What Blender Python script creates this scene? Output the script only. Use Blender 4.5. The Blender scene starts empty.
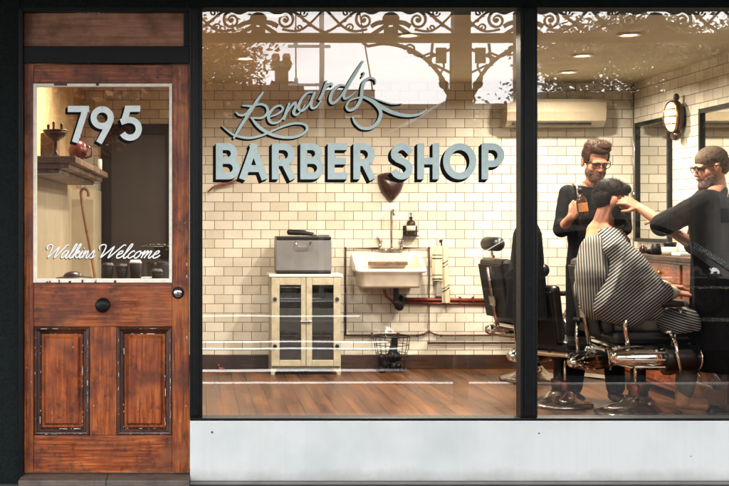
import bpy, bmesh, math, random
from mathutils import Vector, Matrix, Euler
random.seed(7)
PI = math.pi
scene = bpy.context.scene
COL = scene.collection
CAMD, CAMZ, S0, VX, VY = 6.0, 1.26, 201.0, 196.0, 220.0

def P(px, py, Y):
    """point in the shop seen at photograph position px, py when it stands Y metres behind the facade"""
    s = S0 * CAMD / (CAMD + Y)
    return Vector(((px - VX) / s, Y, CAMZ - (py - VY) / s))

def FX(px): return (px - VX) / S0
def FZ(py): return CAMZ - (py - VY) / S0

# ------------------------------------------------------------------ materials
MATS = {}
def new_mat(name):
    m = bpy.data.materials.new(name); m.use_nodes = True
    nt = m.node_tree
    for n in list(nt.nodes): nt.nodes.remove(n)
    out = nt.nodes.new('ShaderNodeOutputMaterial')
    b = nt.nodes.new('ShaderNodeBsdfPrincipled')
    nt.links.new(b.outputs[0], out.inputs[0])
    MATS[name] = m
    return m, nt, b, out

def N(nt, typ, **kw):
    n = nt.nodes.new(typ)
    for k, v in kw.items():
        if k.startswith('i_'):
            n.inputs[k[2:].replace('_', ' ')].default_value = v
        else: setattr(n, k, v)
    return n

def coords(nt, scale=(1, 1, 1), rot=(0, 0, 0), loc=(0, 0, 0)):
    tc = N(nt, 'ShaderNodeTexCoord'); mp = N(nt, 'ShaderNodeMapping')
    mp.inputs['Scale'].default_value = scale; mp.inputs['Rotation'].default_value = rot
    mp.inputs['Location'].default_value = loc
    nt.links.new(tc.outputs['Object'], mp.inputs['Vector'])
    return mp.outputs['Vector']

def noise(nt, vec, scale, detail=4, rough=.6):
    n = N(nt, 'ShaderNodeTexNoise'); n.inputs['Scale'].default_value = scale
    n.inputs['Detail'].default_value = detail; n.inputs['Roughness'].default_value = rough
    nt.links.new(vec, n.inputs['Vector'])
    return n.outputs['Fac']

def ramp(nt, fac, stops):
    r = N(nt, 'ShaderNodeValToRGB')
    el = r.color_ramp.elements
    while len(el) < len(stops): el.new(.5)
    for e, (p, c) in zip(el, stops):
        e.position = p; e.color = (c[0], c[1], c[2], 1) if hasattr(c, '__len__') else (c, c, c, 1)
    nt.links.new(fac, r.inputs[0])
    return r.outputs[0]

def mixc(nt, fac, a, b, mode='MIX'):
    m = N(nt, 'ShaderNodeMix', data_type='RGBA', blend_type=mode)
    for s, v in ((0, fac), (6, a), (7, b)):
        if hasattr(v, 'is_output'): nt.links.new(v, m.inputs[s])
        elif s == 0: m.inputs[0].default_value = v
        else: m.inputs[s].default_value = (*v[:3], 1)
    return m.outputs[2]

def mathn(nt, op, a, b=None, c=None):
    m = N(nt, 'ShaderNodeMath', operation=op)
    for k, v in enumerate((a, b, c)):
        if v is None: continue
        if hasattr(v, 'is_output'): nt.links.new(v, m.inputs[k])
        else: m.inputs[k].default_value = v
    return m.outputs[0]

def bump(nt, b, h, dist=.002, strength=1):
    n = N(nt, 'ShaderNodeBump'); n.inputs['Distance'].default_value = dist
    n.inputs['Strength'].default_value = strength
    nt.links.new(h, n.inputs['Height']); nt.links.new(n.outputs[0], b.inputs['Normal'])

def simple(name, col, rough=.5, metal=0, var=.25, scale=12, bmp=.0, spec=None):
    m, nt, b, out = new_mat(name)
    v = coords(nt)
    f = noise(nt, v, scale, 5)
    d = [c * (1 - var) for c in col]; l = [min(1, c * (1 + var)) for c in col]
    c = ramp(nt, f, [(.3, d), (.7, l)])
    nt.links.new(c, b.inputs['Base Color'])
    r = ramp(nt, noise(nt, v, scale * 2.3, 3), [(.3, max(.02, rough * .8)), (.7, min(1, rough * 1.2))])
    nt.links.new(r, b.inputs['Roughness'])
    b.inputs['Metallic'].default_value = metal
    if spec is not None: b.inputs['Specular IOR Level'].default_value = spec
    if bmp: bump(nt, b, f, bmp)
    return m

def tile_mat(name, axes, light, dark, mortar, w=.157, h=.0785, ox=0, oz=0):
    """glazed brick-bond wall tiles, axes picks the wall's horizontal axis"""
    m, nt, b, out = new_mat(name)
    tc = N(nt, 'ShaderNodeTexCoord'); sp = N(nt, 'ShaderNodeSeparateXYZ'); cb = N(nt, 'ShaderNodeCombineXYZ')
    nt.links.new(tc.outputs['Object'], sp.inputs[0])
    nt.links.new(mathn(nt, 'ADD', sp.outputs[axes], ox), cb.inputs[0])
    nt.links.new(mathn(nt, 'ADD', sp.outputs[2], oz), cb.inputs[1])
    br = N(nt, 'ShaderNodeTexBrick'); nt.links.new(cb.outputs[0], br.inputs['Vector'])
    br.inputs['Scale'].default_value = 1
    br.inputs['Mortar Size'].default_value = .0026; br.inputs['Mortar Smooth'].default_value = .45
    br.inputs['Brick Width'].default_value = w; br.inputs['Row Height'].default_value = h
    br.inputs['Color1'].default_value = (*light, 1); br.inputs['Color2'].default_value = (*dark, 1)
    br.inputs['Mortar'].default_value = (*mortar, 1)
    f = noise(nt, tc.outputs['Object'], 3.0, 5)
    f2 = noise(nt, tc.outputs['Object'], 11.0, 6, .7)
    c = mixc(nt, ramp(nt, f, [(.35, 0), (.8, .35)]), br.outputs['Color'], [x * .62 for x in dark], 'MIX')
    c = mixc(nt, ramp(nt, f2, [(.55, 0), (.75, .30)]), c, [x * .8 for x in dark], 'MIX')
    nt.links.new(c, b.inputs['Base Color'])
    nt.links.new(ramp(nt, br.outputs['Fac'], [(0, .13), (1, .8)]), b.inputs['Roughness'])
    hgt = mathn(nt, 'ADD', mathn(nt, 'MULTIPLY', br.outputs['Fac'], -1.0),
                mathn(nt, 'MULTIPLY', noise(nt, tc.outputs['Object'], 8, 2), 1.1))
    bump(nt, b, hgt, .0025)
    return m

def wood_mat(name, dark, mid, light, axis=2, rough=.35, stains=True, flecks=True, scale=1.0):
    m, nt, b, out = new_mat(name)
    sc = [34, 34, 34]; sc[axis] = 1.6
    v = coords(nt, [s * scale for s in sc]); v0 = coords(nt)
    g = noise(nt, v, 2.2, 8, .7)
    c = ramp(nt, g, [(.28, dark), (.48, mid), (.7, light)])
    p = noise(nt, v0, 5.5, 5, .62)
    c = mixc(nt, ramp(nt, p, [(.42, 0), (.62, .85)]), c, [x * .42 for x in mid], 'MIX')
    if stains: c = mixc(nt, ramp(nt, noise(nt, v0, 22, 8, .75), [(.55, 0), (.66, .75)]), c, [x * .22 for x in mid], 'MIX')
    if stains:
        s = noise(nt, coords(nt, [9 if k != axis else 4 for k in range(3)]), 2.4, 9, .75)
        c = mixc(nt, ramp(nt, s, [(.54, 0), (.68, .85)]), c, (.02, .010, .006), 'MIX')
        bl = noise(nt, v0, 3.1, 3)
        c = mixc(nt, ramp(nt, bl, [(.52, 0), (.75, .6)]), c, light, 'MIX')
    if flecks:
        fl = noise(nt, v0, 58, 2, .5)
        c = mixc(nt, ramp(nt, fl, [(.765, 0), (.785, .8)]), c, (.6, .5, .4), 'MIX')
    nt.links.new(c, b.inputs['Base Color'])
    nt.links.new(ramp(nt, p, [(.3, rough * .7), (.7, min(1, rough * 1.6))]), b.inputs['Roughness'])
    bump(nt, b, g, .0012)
    return m

def floor_mat():
    m, nt, b, out = new_mat('floor_boards')
    v = coords(nt, rot=(0, 0, PI / 2))
    br = N(nt, 'ShaderNodeTexBrick'); nt.links.new(v, br.inputs['Vector'])
    for k, x in (('Scale', 1), ('Mortar Size', .0038), ('Mortar Smooth', .2), ('Brick Width', 2.9), ('Row Height', .108), ('Bias', 0)):
        br.inputs[k].default_value = x
    br.offset = .37
    br.inputs['Color1'].default_value = (.120, .045, .013, 1); br.inputs['Color2'].default_value = (.060, .021, .0065, 1)
    br.inputs['Mortar'].default_value = (.012, .006, .003, 1)
    g = noise(nt, coords(nt, (22, 1.1, 1)), 2, 8, .7)
    c = mixc(nt, ramp(nt, g, [(.3, 0), (.75, .75)]), br.outputs['Color'], (.035, .012, .005), 'MIX')
    p = noise(nt, coords(nt, (5, .55, 1)), 1.6, 6, .6)
    c = mixc(nt, ramp(nt, p, [(.45, 0), (.7, .6)]), c, (.20, .078, .028), 'MIX')
    nt.links.new(c, b.inputs['Base Color'])
    nt.links.new(ramp(nt, p, [(.3, .22), (.7, .42)]), b.inputs['Roughness'])
    bump(nt, b, mathn(nt, 'MULTIPLY', br.outputs['Fac'], -1.0), .002)
    return m

def stripe_mat(name, ax, az, period, c0, c1, duty=.45, ay=0.0):
    m, nt, b, out = new_mat(name)
    tc = N(nt, 'ShaderNodeTexCoord'); sp = N(nt, 'ShaderNodeSeparateXYZ')
    nt.links.new(tc.outputs['Object'], sp.inputs[0])
    u = mathn(nt, 'ADD', mathn(nt, 'MULTIPLY', sp.outputs[0], ax), mathn(nt, 'MULTIPLY', sp.outputs[2], az))
    u = mathn(nt, 'ADD', u, mathn(nt, 'MULTIPLY', sp.outputs[1], ay))
    u = mathn(nt, 'ADD', u, mathn(nt, 'MULTIPLY', noise(nt, tc.outputs['Object'], 5, 2), period * .5))
    f = mathn(nt, 'FRACT', mathn(nt, 'DIVIDE', mathn(nt, 'ADD', u, 50.0), period))
    k = ramp(nt, f, [(duty - .06, 0), (duty + .06, 1)])
    nt.links.new(mixc(nt, k, c0, c1), b.inputs['Base Color'])
    b.inputs['Roughness'].default_value = .8
    bump(nt, b, noise(nt, tc.outputs['Object'], 300, 2), .0008)
    return m

def emit_mat(name, col, strength):
    m, nt, b, out = new_mat(name)
    b.inputs['Base Color'].default_value = (*col, 1)
    b.inputs['Emission Color'].default_value = (*col, 1); b.inputs['Emission Strength'].default_value = strength
    return m

def glass_mat(name, ior, tint, extra=0.0):
    """a pane: looks through, mirrors the street by Fresnel"""
    m, nt, b, out = new_mat(name)
    nt.nodes.remove(b)
    tr = N(nt, 'ShaderNodeBsdfTransparent'); tr.inputs[0].default_value = (*tint, 1)
    gl = N(nt, 'ShaderNodeBsdfGlossy'); gl.inputs['Roughness'].default_value = 0
    gl.inputs['Color'].default_value = (1, 1, 1, 1)
    fr = N(nt, 'ShaderNodeFresnel'); fr.inputs['IOR'].default_value = ior
    mx = N(nt, 'ShaderNodeMixShader')
    # old glass is not quite flat
    bp = N(nt, 'ShaderNodeBump'); bp.inputs['Distance'].default_value = .0012; bp.inputs['Strength'].default_value = .25
    nt.links.new(noise(nt, coords(nt), 1.6, 1), bp.inputs['Height'])
    nt.links.new(bp.outputs[0], gl.inputs['Normal'])
    fac = mathn(nt, 'ADD', fr.outputs[0], extra)
    nt.links.new(fac, mx.inputs[0]); nt.links.new(tr.outputs[0], mx.inputs[1]); nt.links.new(gl.outputs[0], mx.inputs[2])
    nt.links.new(mx.outputs[0], out.inputs[0])
    return m

# ------------------------------------------------------------------ mesh helpers
ORG = {}
class MB:
    """collects verts and faces of ONE mesh, in world metres (or in the thing's own space)"""
    def __init__(s): s.v = []; s.f = []; s.mi = []; s.sm = []
    def add(s, vs, fs, mi=0, smooth=False):
        o = len(s.v); s.v += [Vector(v) for v in vs]
        for f in fs: s.f.append([i + o for i in f]); s.mi.append(mi); s.sm.append(smooth)
        return s
    def box(s, a, b, mi=0, M=None, bev=0):
        x0, y0, z0 = [min(p, q) for p, q in zip(a, b)]; x1, y1, z1 = [max(p, q) for p, q in zip(a, b)]
        if bev:
            bm = bmesh.new(); bmesh.ops.create_cube(bm, size=1)
            for v in bm.verts: v.co = Vector((x0 + (v.co.x + .5) * (x1 - x0), y0 + (v.co.y + .5) * (y1 - y0), z0 + (v.co.z + .5) * (z1 - z0)))
            bmesh.ops.bevel(bm, geom=list(bm.edges), offset=min(bev, .45 * min(x1 - x0, y1 - y0, z1 - z0)), segments=2, affect='EDGES', profile=.5)
            bm.verts.index_update()
            vs = [v.co.copy() for v in bm.verts]; fs = [[v.index for v in f.verts] for f in bm.faces]; bm.free()
            if M: vs = [M @ v for v in vs]
            return s.add(vs, fs, mi)
        vs = [(x, y, z) for x in (x0, x1) for y in (y0, y1) for z in (z0, z1)]
        if M: vs = [M @ Vector(v) for v in vs]
        return s.add(vs, [(0, 1, 3, 2), (4, 6, 7, 5), (0, 4, 5, 1), (2, 3, 7, 6), (0, 2, 6, 4), (1, 5, 7, 3)], mi)
    def tube(s, pts, r, n=10, mi=0, closed=False, cap=True):
        pts = [Vector(p) for p in pts]; rs = r if hasattr(r, '__len__') else [r] * len(pts)
        L = len(pts); rings = []; up = None
        for i, p in enumerate(pts):
            a = pts[i - 1] if (i > 0 or closed) else p; c = pts[(i + 1) % L] if (i < L - 1 or closed) else p
            t = (c - a)
            if t.length < 1e-9: t = Vector((0, 0, 1))
            t.normalize()
            if up is None:
                up = Vector((0, 0, 1)) if abs(t.z) < .9 else Vector((1, 0, 0))
            up = (up - t * up.dot(t))
            if up.length < 1e-6: up = t.orthogonal()
            up.normalize(); w = t.cross(up)
            rings.append([p + (up * math.cos(k * 2 * PI / n) + w * math.sin(k * 2 * PI / n)) * rs[i] for k in range(n)])
        vs = [v for rg in rings for v in rg]; fs = []
        for i in range(L if closed else L - 1):
            j = (i + 1) % L
            for k in range(n): fs.append((i * n + k, i * n + (k + 1) % n, j * n + (k + 1) % n, j * n + k))
        if cap and not closed:
            fs.append(tuple(range(n))[::-1]); fs.append(tuple((L - 1) * n + k for k in range(n)))
        return s.add(vs, fs, mi, True)
    def ell(s, c, r, M=None, nu=20, nv=12, mi=0, cond=None):
        c = Vector(c); r = r if hasattr(r, '__len__') else (r, r, r)
        vs = []; 
        for j in range(nv + 1):
            th = PI * j / nv
            for i in range(nu):
                ph = 2 * PI * i / nu
                q = Vector((r[0] * math.sin(th) * math.cos(ph), r[1] * math.sin(th) * math.sin(ph), r[2] * math.cos(th)))
                vs.append(c + (M @ q if M else q))
        fs = []
        for j in range(nv):
            for i in range(nu):
                a, b2, c2, d = j * nu + i, j * nu + (i + 1) % nu, (j + 1) * nu + (i + 1) % nu, (j + 1) * nu + i
                fs.append((d, c2, b2, a))
        return s.add(vs, fs, mi, True)
    def cap(s, a, b, ra, rb, mi=0):
        a = Vector(a); b = Vector(b); n = 5
        t = (b - a).normalized() if (b - a).length > 1e-6 else Vector((0, 0, 1))
        pts = []; rs = []
        for k in range(n): an = -PI / 2 + (k + .15) * PI / 2 / n; pts.append(a + t * ra * math.sin(an)); rs.append(ra * math.cos(an))
        for k in range(n + 1): an = k * PI / 2 / (n + .15); pts.append(b + t * rb * math.sin(an)); rs.append(rb * math.cos(an))
        return s.tube(pts, rs, 14, mi)
    def lathe(s, prof, c=(0, 0, 0), n=24, M=None, mi=0):
        c = Vector(c); vs = []; fs = []
        for r, z in prof:
            for k in range(n):
                q = Vector((r * math.cos(k * 2 * PI / n), r * math.sin(k * 2 * PI / n), z))
                vs.append(c + (M @ q if M else q))
        for j in range(len(prof) - 1):
            for k in range(n): fs.append((j * n + k, j * n + (k + 1) % n, (j + 1) * n + (k + 1) % n, (j + 1) * n + k))
        fs.append(tuple(range(n))[::-1]); fs.append(tuple((len(prof) - 1) * n + k for k in range(n)))
        return s.add(vs, fs, mi, True)
    def prism(s, pts, y0, y1, mi=0, M=None):
        """outline in X,Z extruded along Y"""
        n = len(pts)
        vs = [Vector((x, y0, z)) for x, z in pts] + [Vector((x, y1, z)) for x, z in pts]
        if M: vs = [M @ v for v in vs]
        return s.add(vs, [tuple(range(n)), tuple(range(2 * n - 1, n - 1, -1))] + [(k, k + n, (k + 1) % n + n, (k + 1) % n) for k in range(n)], mi)
    def bar2(s, pts, w, y0, y1, mi=0):
        """flat iron bar following X,Z points"""
        n = len(pts); ws = w if hasattr(w, '__len__') else [w] * n
        L = []; R = []
        for i in range(n):
            a = Vector(pts[max(0, i - 1)]); b = Vector(pts[min(n - 1, i + 1)]); t = (b - a)
            t = t.normalized() if t.length > 1e-9 else Vector((1, 0)); nn = Vector((-t.y, t.x)) * ws[i] / 2; p = Vector(pts[i])
            L.append(p + nn); R.append(p - nn)
        vs = []
        for i in range(n):
            for q, y in ((L[i], y0), (R[i], y0), (R[i], y1), (L[i], y1)): vs.append((q.x, y, q.y))
        fs = [(0, 1, 2, 3), (4 * n - 1, 4 * n - 2, 4 * n - 3, 4 * n - 4)]
        for i in range(n - 1):
            for k in range(4): fs.append((4 * i + k, 4 * i + 4 + k, 4 * i + 4 + (k + 1) % 4, 4 * i + (k + 1) % 4))
        return s.add(vs, fs, mi)
    def build(s, name, mats, parent=None, fix=True):
        if not isinstance(mats, (list, tuple)): mats = [mats]
        me = bpy.data.meshes.new(name)
        if parent is not None: o0 = ORG.get(parent.name, Vector((0, 0, 0)))
        else:
            xs = [v.x for v in s.v]; ys = [v.y for v in s.v]; zs = [v.z for v in s.v]
            o0 = Vector(((min(xs) + max(xs)) / 2, (min(ys) + max(ys)) / 2, min(zs)))
        me.from_pydata([v - o0 for v in s.v], [], s.f)
        for m in mats: me.materials.append(MATS[m] if isinstance(m, str) else m)
        me.polygons.foreach_set('material_index', s.mi); me.polygons.foreach_set('use_smooth', s.sm)
        if fix:
            bm = bmesh.new(); bm.from_mesh(me); bmesh.ops.recalc_face_normals(bm, faces=bm.faces); bm.to_mesh(me); bm.free()
        me.update()
        o = bpy.data.objects.new(name, me); COL.objects.link(o)
        if parent is not None: o.parent = parent; ORG[o.name] = o0
        else: o.location = o0; ORG[o.name] = o0
        return o

def tag(o, label=None, cat=None, group=None, kind=None):
    if label: o['label'] = label
    if cat: o['category'] = cat
    if group: o['group'] = group
    if kind: o['kind'] = kind
    return o

def thing(name, label, cat, loc=(0, 0, 0), rz=0, group=None, local=False):
    o = bpy.data.objects.new(name, None); COL.objects.link(o); o.empty_display_size = .1
    o.location = loc; o.rotation_euler = (0, 0, rz); tag(o, label, cat, group)
    ORG[o.name] = Vector((0, 0, 0)) if local else Vector(loc)
    return o

def copy_tree(o, parent=None):
    c = o.copy(); COL.objects.link(c)
    if parent: c.parent = parent
    for ch in list(o.children): copy_tree(ch, c)
    return c

def catmull(pts, sub=8):
    out = []; n = len(pts)
    for i in range(n - 1):
        p0, p1, p2, p3 = pts[max(0, i - 1)], pts[i], pts[i + 1], pts[min(n - 1, i + 2)]
        for k in range(sub):
            t = k / sub
            out.append(tuple(.5 * ((2 * b) + (-a + c) * t + (2 * a - 5 * b + 4 * c - d) * t * t + (-a + 3 * b - 3 * c + d) * t ** 3)
                             for a, b, c, d in zip(p0, p1, p2, p3)))
    out.append(tuple(pts[-1]))
    return out

def remesh(mb, voxel, smooth=3):
    """weld the pieces of a figure into one continuous skin"""
    me = bpy.data.meshes.new('tmp'); me.from_pydata(mb.v, [], mb.f)
    bm = bmesh.new(); bm.from_mesh(me); bmesh.ops.recalc_face_normals(bm, faces=bm.faces); bm.to_mesh(me); bm.free()
    o = bpy.data.objects.new('tmp', me); COL.objects.link(o)
    m = o.modifiers.new('r', 'REMESH'); m.mode = 'VOXEL'; m.voxel_size = voxel
    if smooth:
        k = o.modifiers.new('s', 'SMOOTH'); k.factor = .5; k.iterations = smooth
    dg = bpy.context.evaluated_depsgraph_get(); ev = o.evaluated_get(dg); r = ev.to_mesh()
    out = MB(); out.v = [v.co.copy() for v in r.vertices]; out.f = [list(p.vertices) for p in r.polygons]
    out.mi = [0] * len(out.f); out.sm = [True] * len(out.f)
    ev.to_mesh_clear(); bpy.data.objects.remove(o); bpy.data.meshes.remove(me)
    return out
# ------------------------------------------------------------------ materials used
BW = 4.22            # back wall, metres behind the facade
RWX, LWX = 3.70, -.97
CEIL = 2.42
tile_mat('tiles_back', 0, (.80, .76, .67), (.62, .57, .47), (.075, .048, .032))
tile_mat('tiles_right', 1, (.80, .76, .67), (.62, .57, .47), (.065, .042, .028))
wood_mat('door_wood_v', (.035, .008, .004), (.26, .054, .014), (.60, .20, .05), 2, .34)
wood_mat('door_wood_h', (.035, .008, .004), (.23, .048, .013), (.55, .17, .045), 0, .34)
wood_mat('door_panel_wood', (.04, .010, .005), (.27, .056, .016), (.56, .16, .04), 2, .3)
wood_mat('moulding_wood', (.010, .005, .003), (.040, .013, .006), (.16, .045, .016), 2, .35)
wood_mat('transom_board', (.17, .070, .036), (.34, .145, .078), (.50, .23, .13), 0, .5, stains=False, flecks=False)
wood_mat('counter_wood', (.045, .012, .006), (.26, .06, .022), (.42, .13, .05), 1, .22, flecks=False)
wood_mat('shelf_wood', (.04, .018, .01), (.15, .075, .04), (.28, .16, .09), 1, .4, flecks=False)
wood_mat('skirting_wood', (.010, .005, .003), (.038, .015, .007), (.085, .034, .014), 0, .4, flecks=False, stains=False)
floor_mat()
simple('black_paint', (.003, .0035, .004), .38, 0, .4, 30, .0006, spec=.22)
simple('black_wall', (.003, .0055, .0055), .7, 0, .6, 60, .004, spec=.15)
simple('riser_paint', (.62, .635, .63), .42, 0, .06, 2.2, .0008)
simple('worn_white', (.84, .78, .66), .5, 0, .12, 30, .001)
simple('chip_white', (.6, .56, .5), .6, 0, .2, 60)
simple('step_stone', (.10, .075, .06), .6, 0, .35, 14, .001)
simple('pavement', (.07, .068, .065), .95, 0, .25, 9, .002, spec=.03)
simple('asphalt', (.018, .018, .019), .95, 0, .3, 20, .003, spec=.0)
simple('road_paint', (.85, .85, .83), .6, 0, .15, 14)
simple('kerb_stone', (.16, .155, .15), .8, 0, .2, 8, .002)
simple('ceiling_paint', (.46, .40, .27), .7, 0, .08, 1.5)
simple('plaster_cream', (.47, .40, .28), .7, 0, .16, 2.5, .001)
simple('plaster_orange', (.50, .34, .17), .7, 0, .3, 4, .001)
simple('enamel_cream', (.40, .365, .27), .35, 0, .22, 16, .0006)
simple('steel_grey', (.20, .20, .21), .4, .4, .12, 4)
simple('porcelain', (.74, .69, .58), .14, 0, .16, 7)
simple('porcelain_stain', (.42, .33, .22), .3, 0, .3, 12)
simple('copper', (.09, .030, .018), .38, .75, .35, 14)
simple('copper_red', (.19, .040, .020), .38, .6, .35, 14)
simple('chrome', (.80, .79, .76), .07, 1, .06, 8)
simple('old_chrome', (.42, .38, .33), .2, 1, .5, 28)
simple('brass', (.60, .33, .12), .25, 1, .3, 20)
simple('black_plastic', (.007, .007, .0075), .4, 0, .3, 30, spec=.2)
simple('black_leather', (.005, .0045, .0045), .34, 0, .4, 45, .0012)
simple('black_cloth', (.004, .004, .0045), .9, 0, .45, 24, .002, spec=.1)
simple('black_trouser', (.005, .005, .006), .9, 0, .4, 30, .002, spec=.1)
simple('brown_leather', (.030, .010, .007), .34, 0, .5, 14, .001)
simple('dark_glass_amber', (.03, .012, .006), .1, 0, .3, 20)
simple('label_cream', (.7, .64, .5), .6, 0, .1, 20)
simple('label_orange', (.34, .13, .035), .6, 0, .15, 30)
simple('letter_face', (.60, .73, .71), .45, 0, .07, 40)
simple('letter_pale', (.76, .83, .82), .45, 0, .07, 40)
simple('letter_white', (.88, .88, .86), .45, 0, .05, 40)
simple('letter_black', (.003, .003, .0035), .6, 0, .2, 40, spec=.1)
simple('skin', (.38, .175, .105), .62, 0, .12, 14, 0, spec=.3)
simple('skin_red', (.33, .135, .085), .62, 0, .12, 14, 0, spec=.3)
simple('hair_dark', (.005, .0035, .003), .6, 0, .5, 60, .003, spec=.15)
simple('hair_brown', (.036, .015, .008), .65, 0, .5, 60, .003, spec=.12)
simple('hair_grey', (.085, .062, .045), .7, 0, .3, 60, .003, spec=.1)
simple('beard_brown', (.09, .035, .018), .6, 0, .4, 60, .004)
simple('eye_dark', (.02, .012, .01), .2, 0, .2, 60)
simple('tan_cloth', (.30, .19, .10), .85, 0, .15, 18, .002)
simple('beige_cloth', (.42, .36, .27), .85, 0, .15, 18, .002)
simple('khaki_cloth', (.115, .098, .080), .85, 0, .3, 14, .003)
simple('tan_leather', (.42, .21, .09), .5, 0, .3, 20, .001)
simple('tattoo_ink', (.05, .02, .03), .5, 0, .3, 40)
simple('trophy_metal', (.08, .05, .04), .3, .8, .4, 20)
simple('red_enamel', (.07, .010, .010), .3, .2, .4, 20)
simple('cardboard_black', (.012, .012, .013), .5, 0, .3, 20)
simple('paper_white', (.72, .72, .70), .7, 0, .15, 20)
simple('cane_wood', (.26, .13, .055), .4, 0, .3, 20)
simple('back_door_paint', (.026, .019, .015), .45, 0, .1, 2)
simple('grey_cloth', (.30, .27, .23), .9, 0, .25, 16, .002)
simple('red_stick', (.22, .07, .035), .4, 0, .4, 16)
simple('brick_wall_far', (.05, .024, .014), .85, 0, .3, 3, .003)
simple('render_far', (.065, .055, .045), .85, 0, .2, 2, .003)
simple('roof_far', (.07, .07, .075), .6, .2, .2, 4)
simple('leaf_autumn', (.24, .075, .012), .55, 0, .5, 1.5)
simple('leaf_green', (.075, .065, .020), .55, 0, .5, 1.5)
simple('bark', (.10, .07, .05), .9, 0, .4, 10, .01)
simple('pole_grey', (.34, .33, .31), .8, 0, .2, 6)
simple('wire_black', (.02, .02, .02), .6)
simple('iron_paint', (.035, .022, .016), .5, 0, .3, 20)
simple('veranda_roof', (.22, .21, .20), .7, .2, .2, 4)
simple('car_paint', (.006, .007, .010), .1, .2, .2, 3)
simple('car_trim', (.75, .75, .75), .12, 1, .05, 10)
simple('tyre', (.015, .015, .015), .8, 0, .2, 30)
simple('van_paint', (.16, .145, .13), .35, 0, .06, 3)
simple('dark_window', (.015, .017, .02), .08, 0, .2, 6)
simple('cloth_cream', (.66, .58, .42), .9, 0, .12, 20, .002)
simple('hill_grass', (.03, .033, .015), .95, 0, .3, .3, spec=0)
emit_mat('lamp_glow', (1.0, .80, .52), 16)
emit_mat('sconce_glow', (1.0, .78, .45), 1.0)
simple('ac_plastic', (.36, .30, .21), .5, 0, .1, 3)
simple('fern_leaf', (.02, .024, .012), .6, 0, .4, 20)
glass_mat('shop_glass', 1.62, (.97, .97, .96), .085)
glass_mat('door_glass', 1.62, (.97, .97, .96), .06)
glass_mat('cabinet_glass', 1.5, (.60, .62, .60), .03)
stripe_mat('cape_stripes', .62, -.76, .0165, (.008, .008, .009), (.36, .35, .34), .60, ay=-.21)
stripe_mat('cape_stripes_upright', .946, .05, .016, (.022, .021, .02), (.26, .24, .21), .5, ay=-.32)
stripe_mat('cape_stripes_flat', .25, .97, .015, (.010, .010, .011), (.32, .31, .30), .66, ay=-.1)

# weathered riser paint: rain streaks, splash dirt along the foot, rubbed patches
m, nt, b, out = new_mat('riser_paint')
v0 = coords(nt); st = noise(nt, coords(nt, (26, 1, 1.1)), 1.6, 6, .65); bl = noise(nt, v0, 2.6, 5, .6); sp_ = noise(nt, v0, 90, 3)
tc = N(nt, 'ShaderNodeTexCoord'); sx = N(nt, 'ShaderNodeSeparateXYZ'); nt.links.new(tc.outputs['Object'], sx.inputs[0])
foot = ramp(nt, mathn(nt, 'ADD', sx.outputs[2], mathn(nt, 'MULTIPLY', noise(nt, v0, 7, 5, .7), .11)), [(.05, .8), (.135, 0)])
c = mixc(nt, ramp(nt, st, [(.50, 0), (.80, .16)]), (.57, .59, .585), (.38, .38, .36))
c = mixc(nt, ramp(nt, bl, [(.44, 0), (.70, .6)]), c, (.43, .455, .455))
c = mixc(nt, foot, c, (.26, .24, .21))
c = mixc(nt, ramp(nt, sp_, [(.735, 0), (.76, .7)]), c, (.14, .13, .12))
nt.links.new(c, b.inputs['Base Color']); b.inputs['Roughness'].default_value = .45
bump(nt, b, bl, .006, .5)
# mirror
m, nt, b, out = new_mat('mirror')
b.inputs['Base Color'].default_value = (.62, .62, .58, 1); b.inputs['Metallic'].default_value = 1
b.inputs['Roughness'].default_value = .03

# ------------------------------------------------------------------ setting outside
GZ = -.05
def quad(mb, x0, x1, y0, y1, z): mb.add([(x0, y0, z), (x1, y0, z), (x1, y1, z), (x0, y1, z)], [(0, 1, 2, 3)])
mb = MB(); quad(mb, -300, 300, -400, 300, GZ - .30); tag(mb.build('ground', 'hill_grass'), kind='structure')
mb = MB(); mb.box((-60, -3.5, GZ - .28), (60, 0.02, GZ)); tag(mb.build('pavement', 'pavement'), kind='structure')
mb = MB(); mb.box((-60, -3.62, GZ - .28), (60, -3.5, GZ + .004)); tag(mb.build('kerb', 'kerb_stone'), kind='structure')
mb = MB(); mb.box((-60, -13.2, GZ - .28), (60, -3.62, GZ - .06)); tag(mb.build('road', 'asphalt'), kind='structure')
mb = MB(); mb.box((-60, -15.6, GZ - .28), (60, -13.2, GZ)); tag(mb.build('far_pavement', 'pavement'), kind='structure')
mb = MB()
for yy, xe, ww in ((-4.86, 1.93, .18), (-6.71, 2.4, .16), (-7.43, 2.2, .18), (-11.03, 30, .25)):
    quad(mb, -30 if yy > -11 else -30, xe, yy - ww / 2, yy + ww / 2, GZ - .056)
tag(mb.build('road_marking', 'road_paint'), kind='structure')
mb = MB(); quad(mb, -30, 2.5, -3.615, -3.505, GZ + .008); tag(mb.build('kerb_marking', 'road_paint'), kind='structure')
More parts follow.
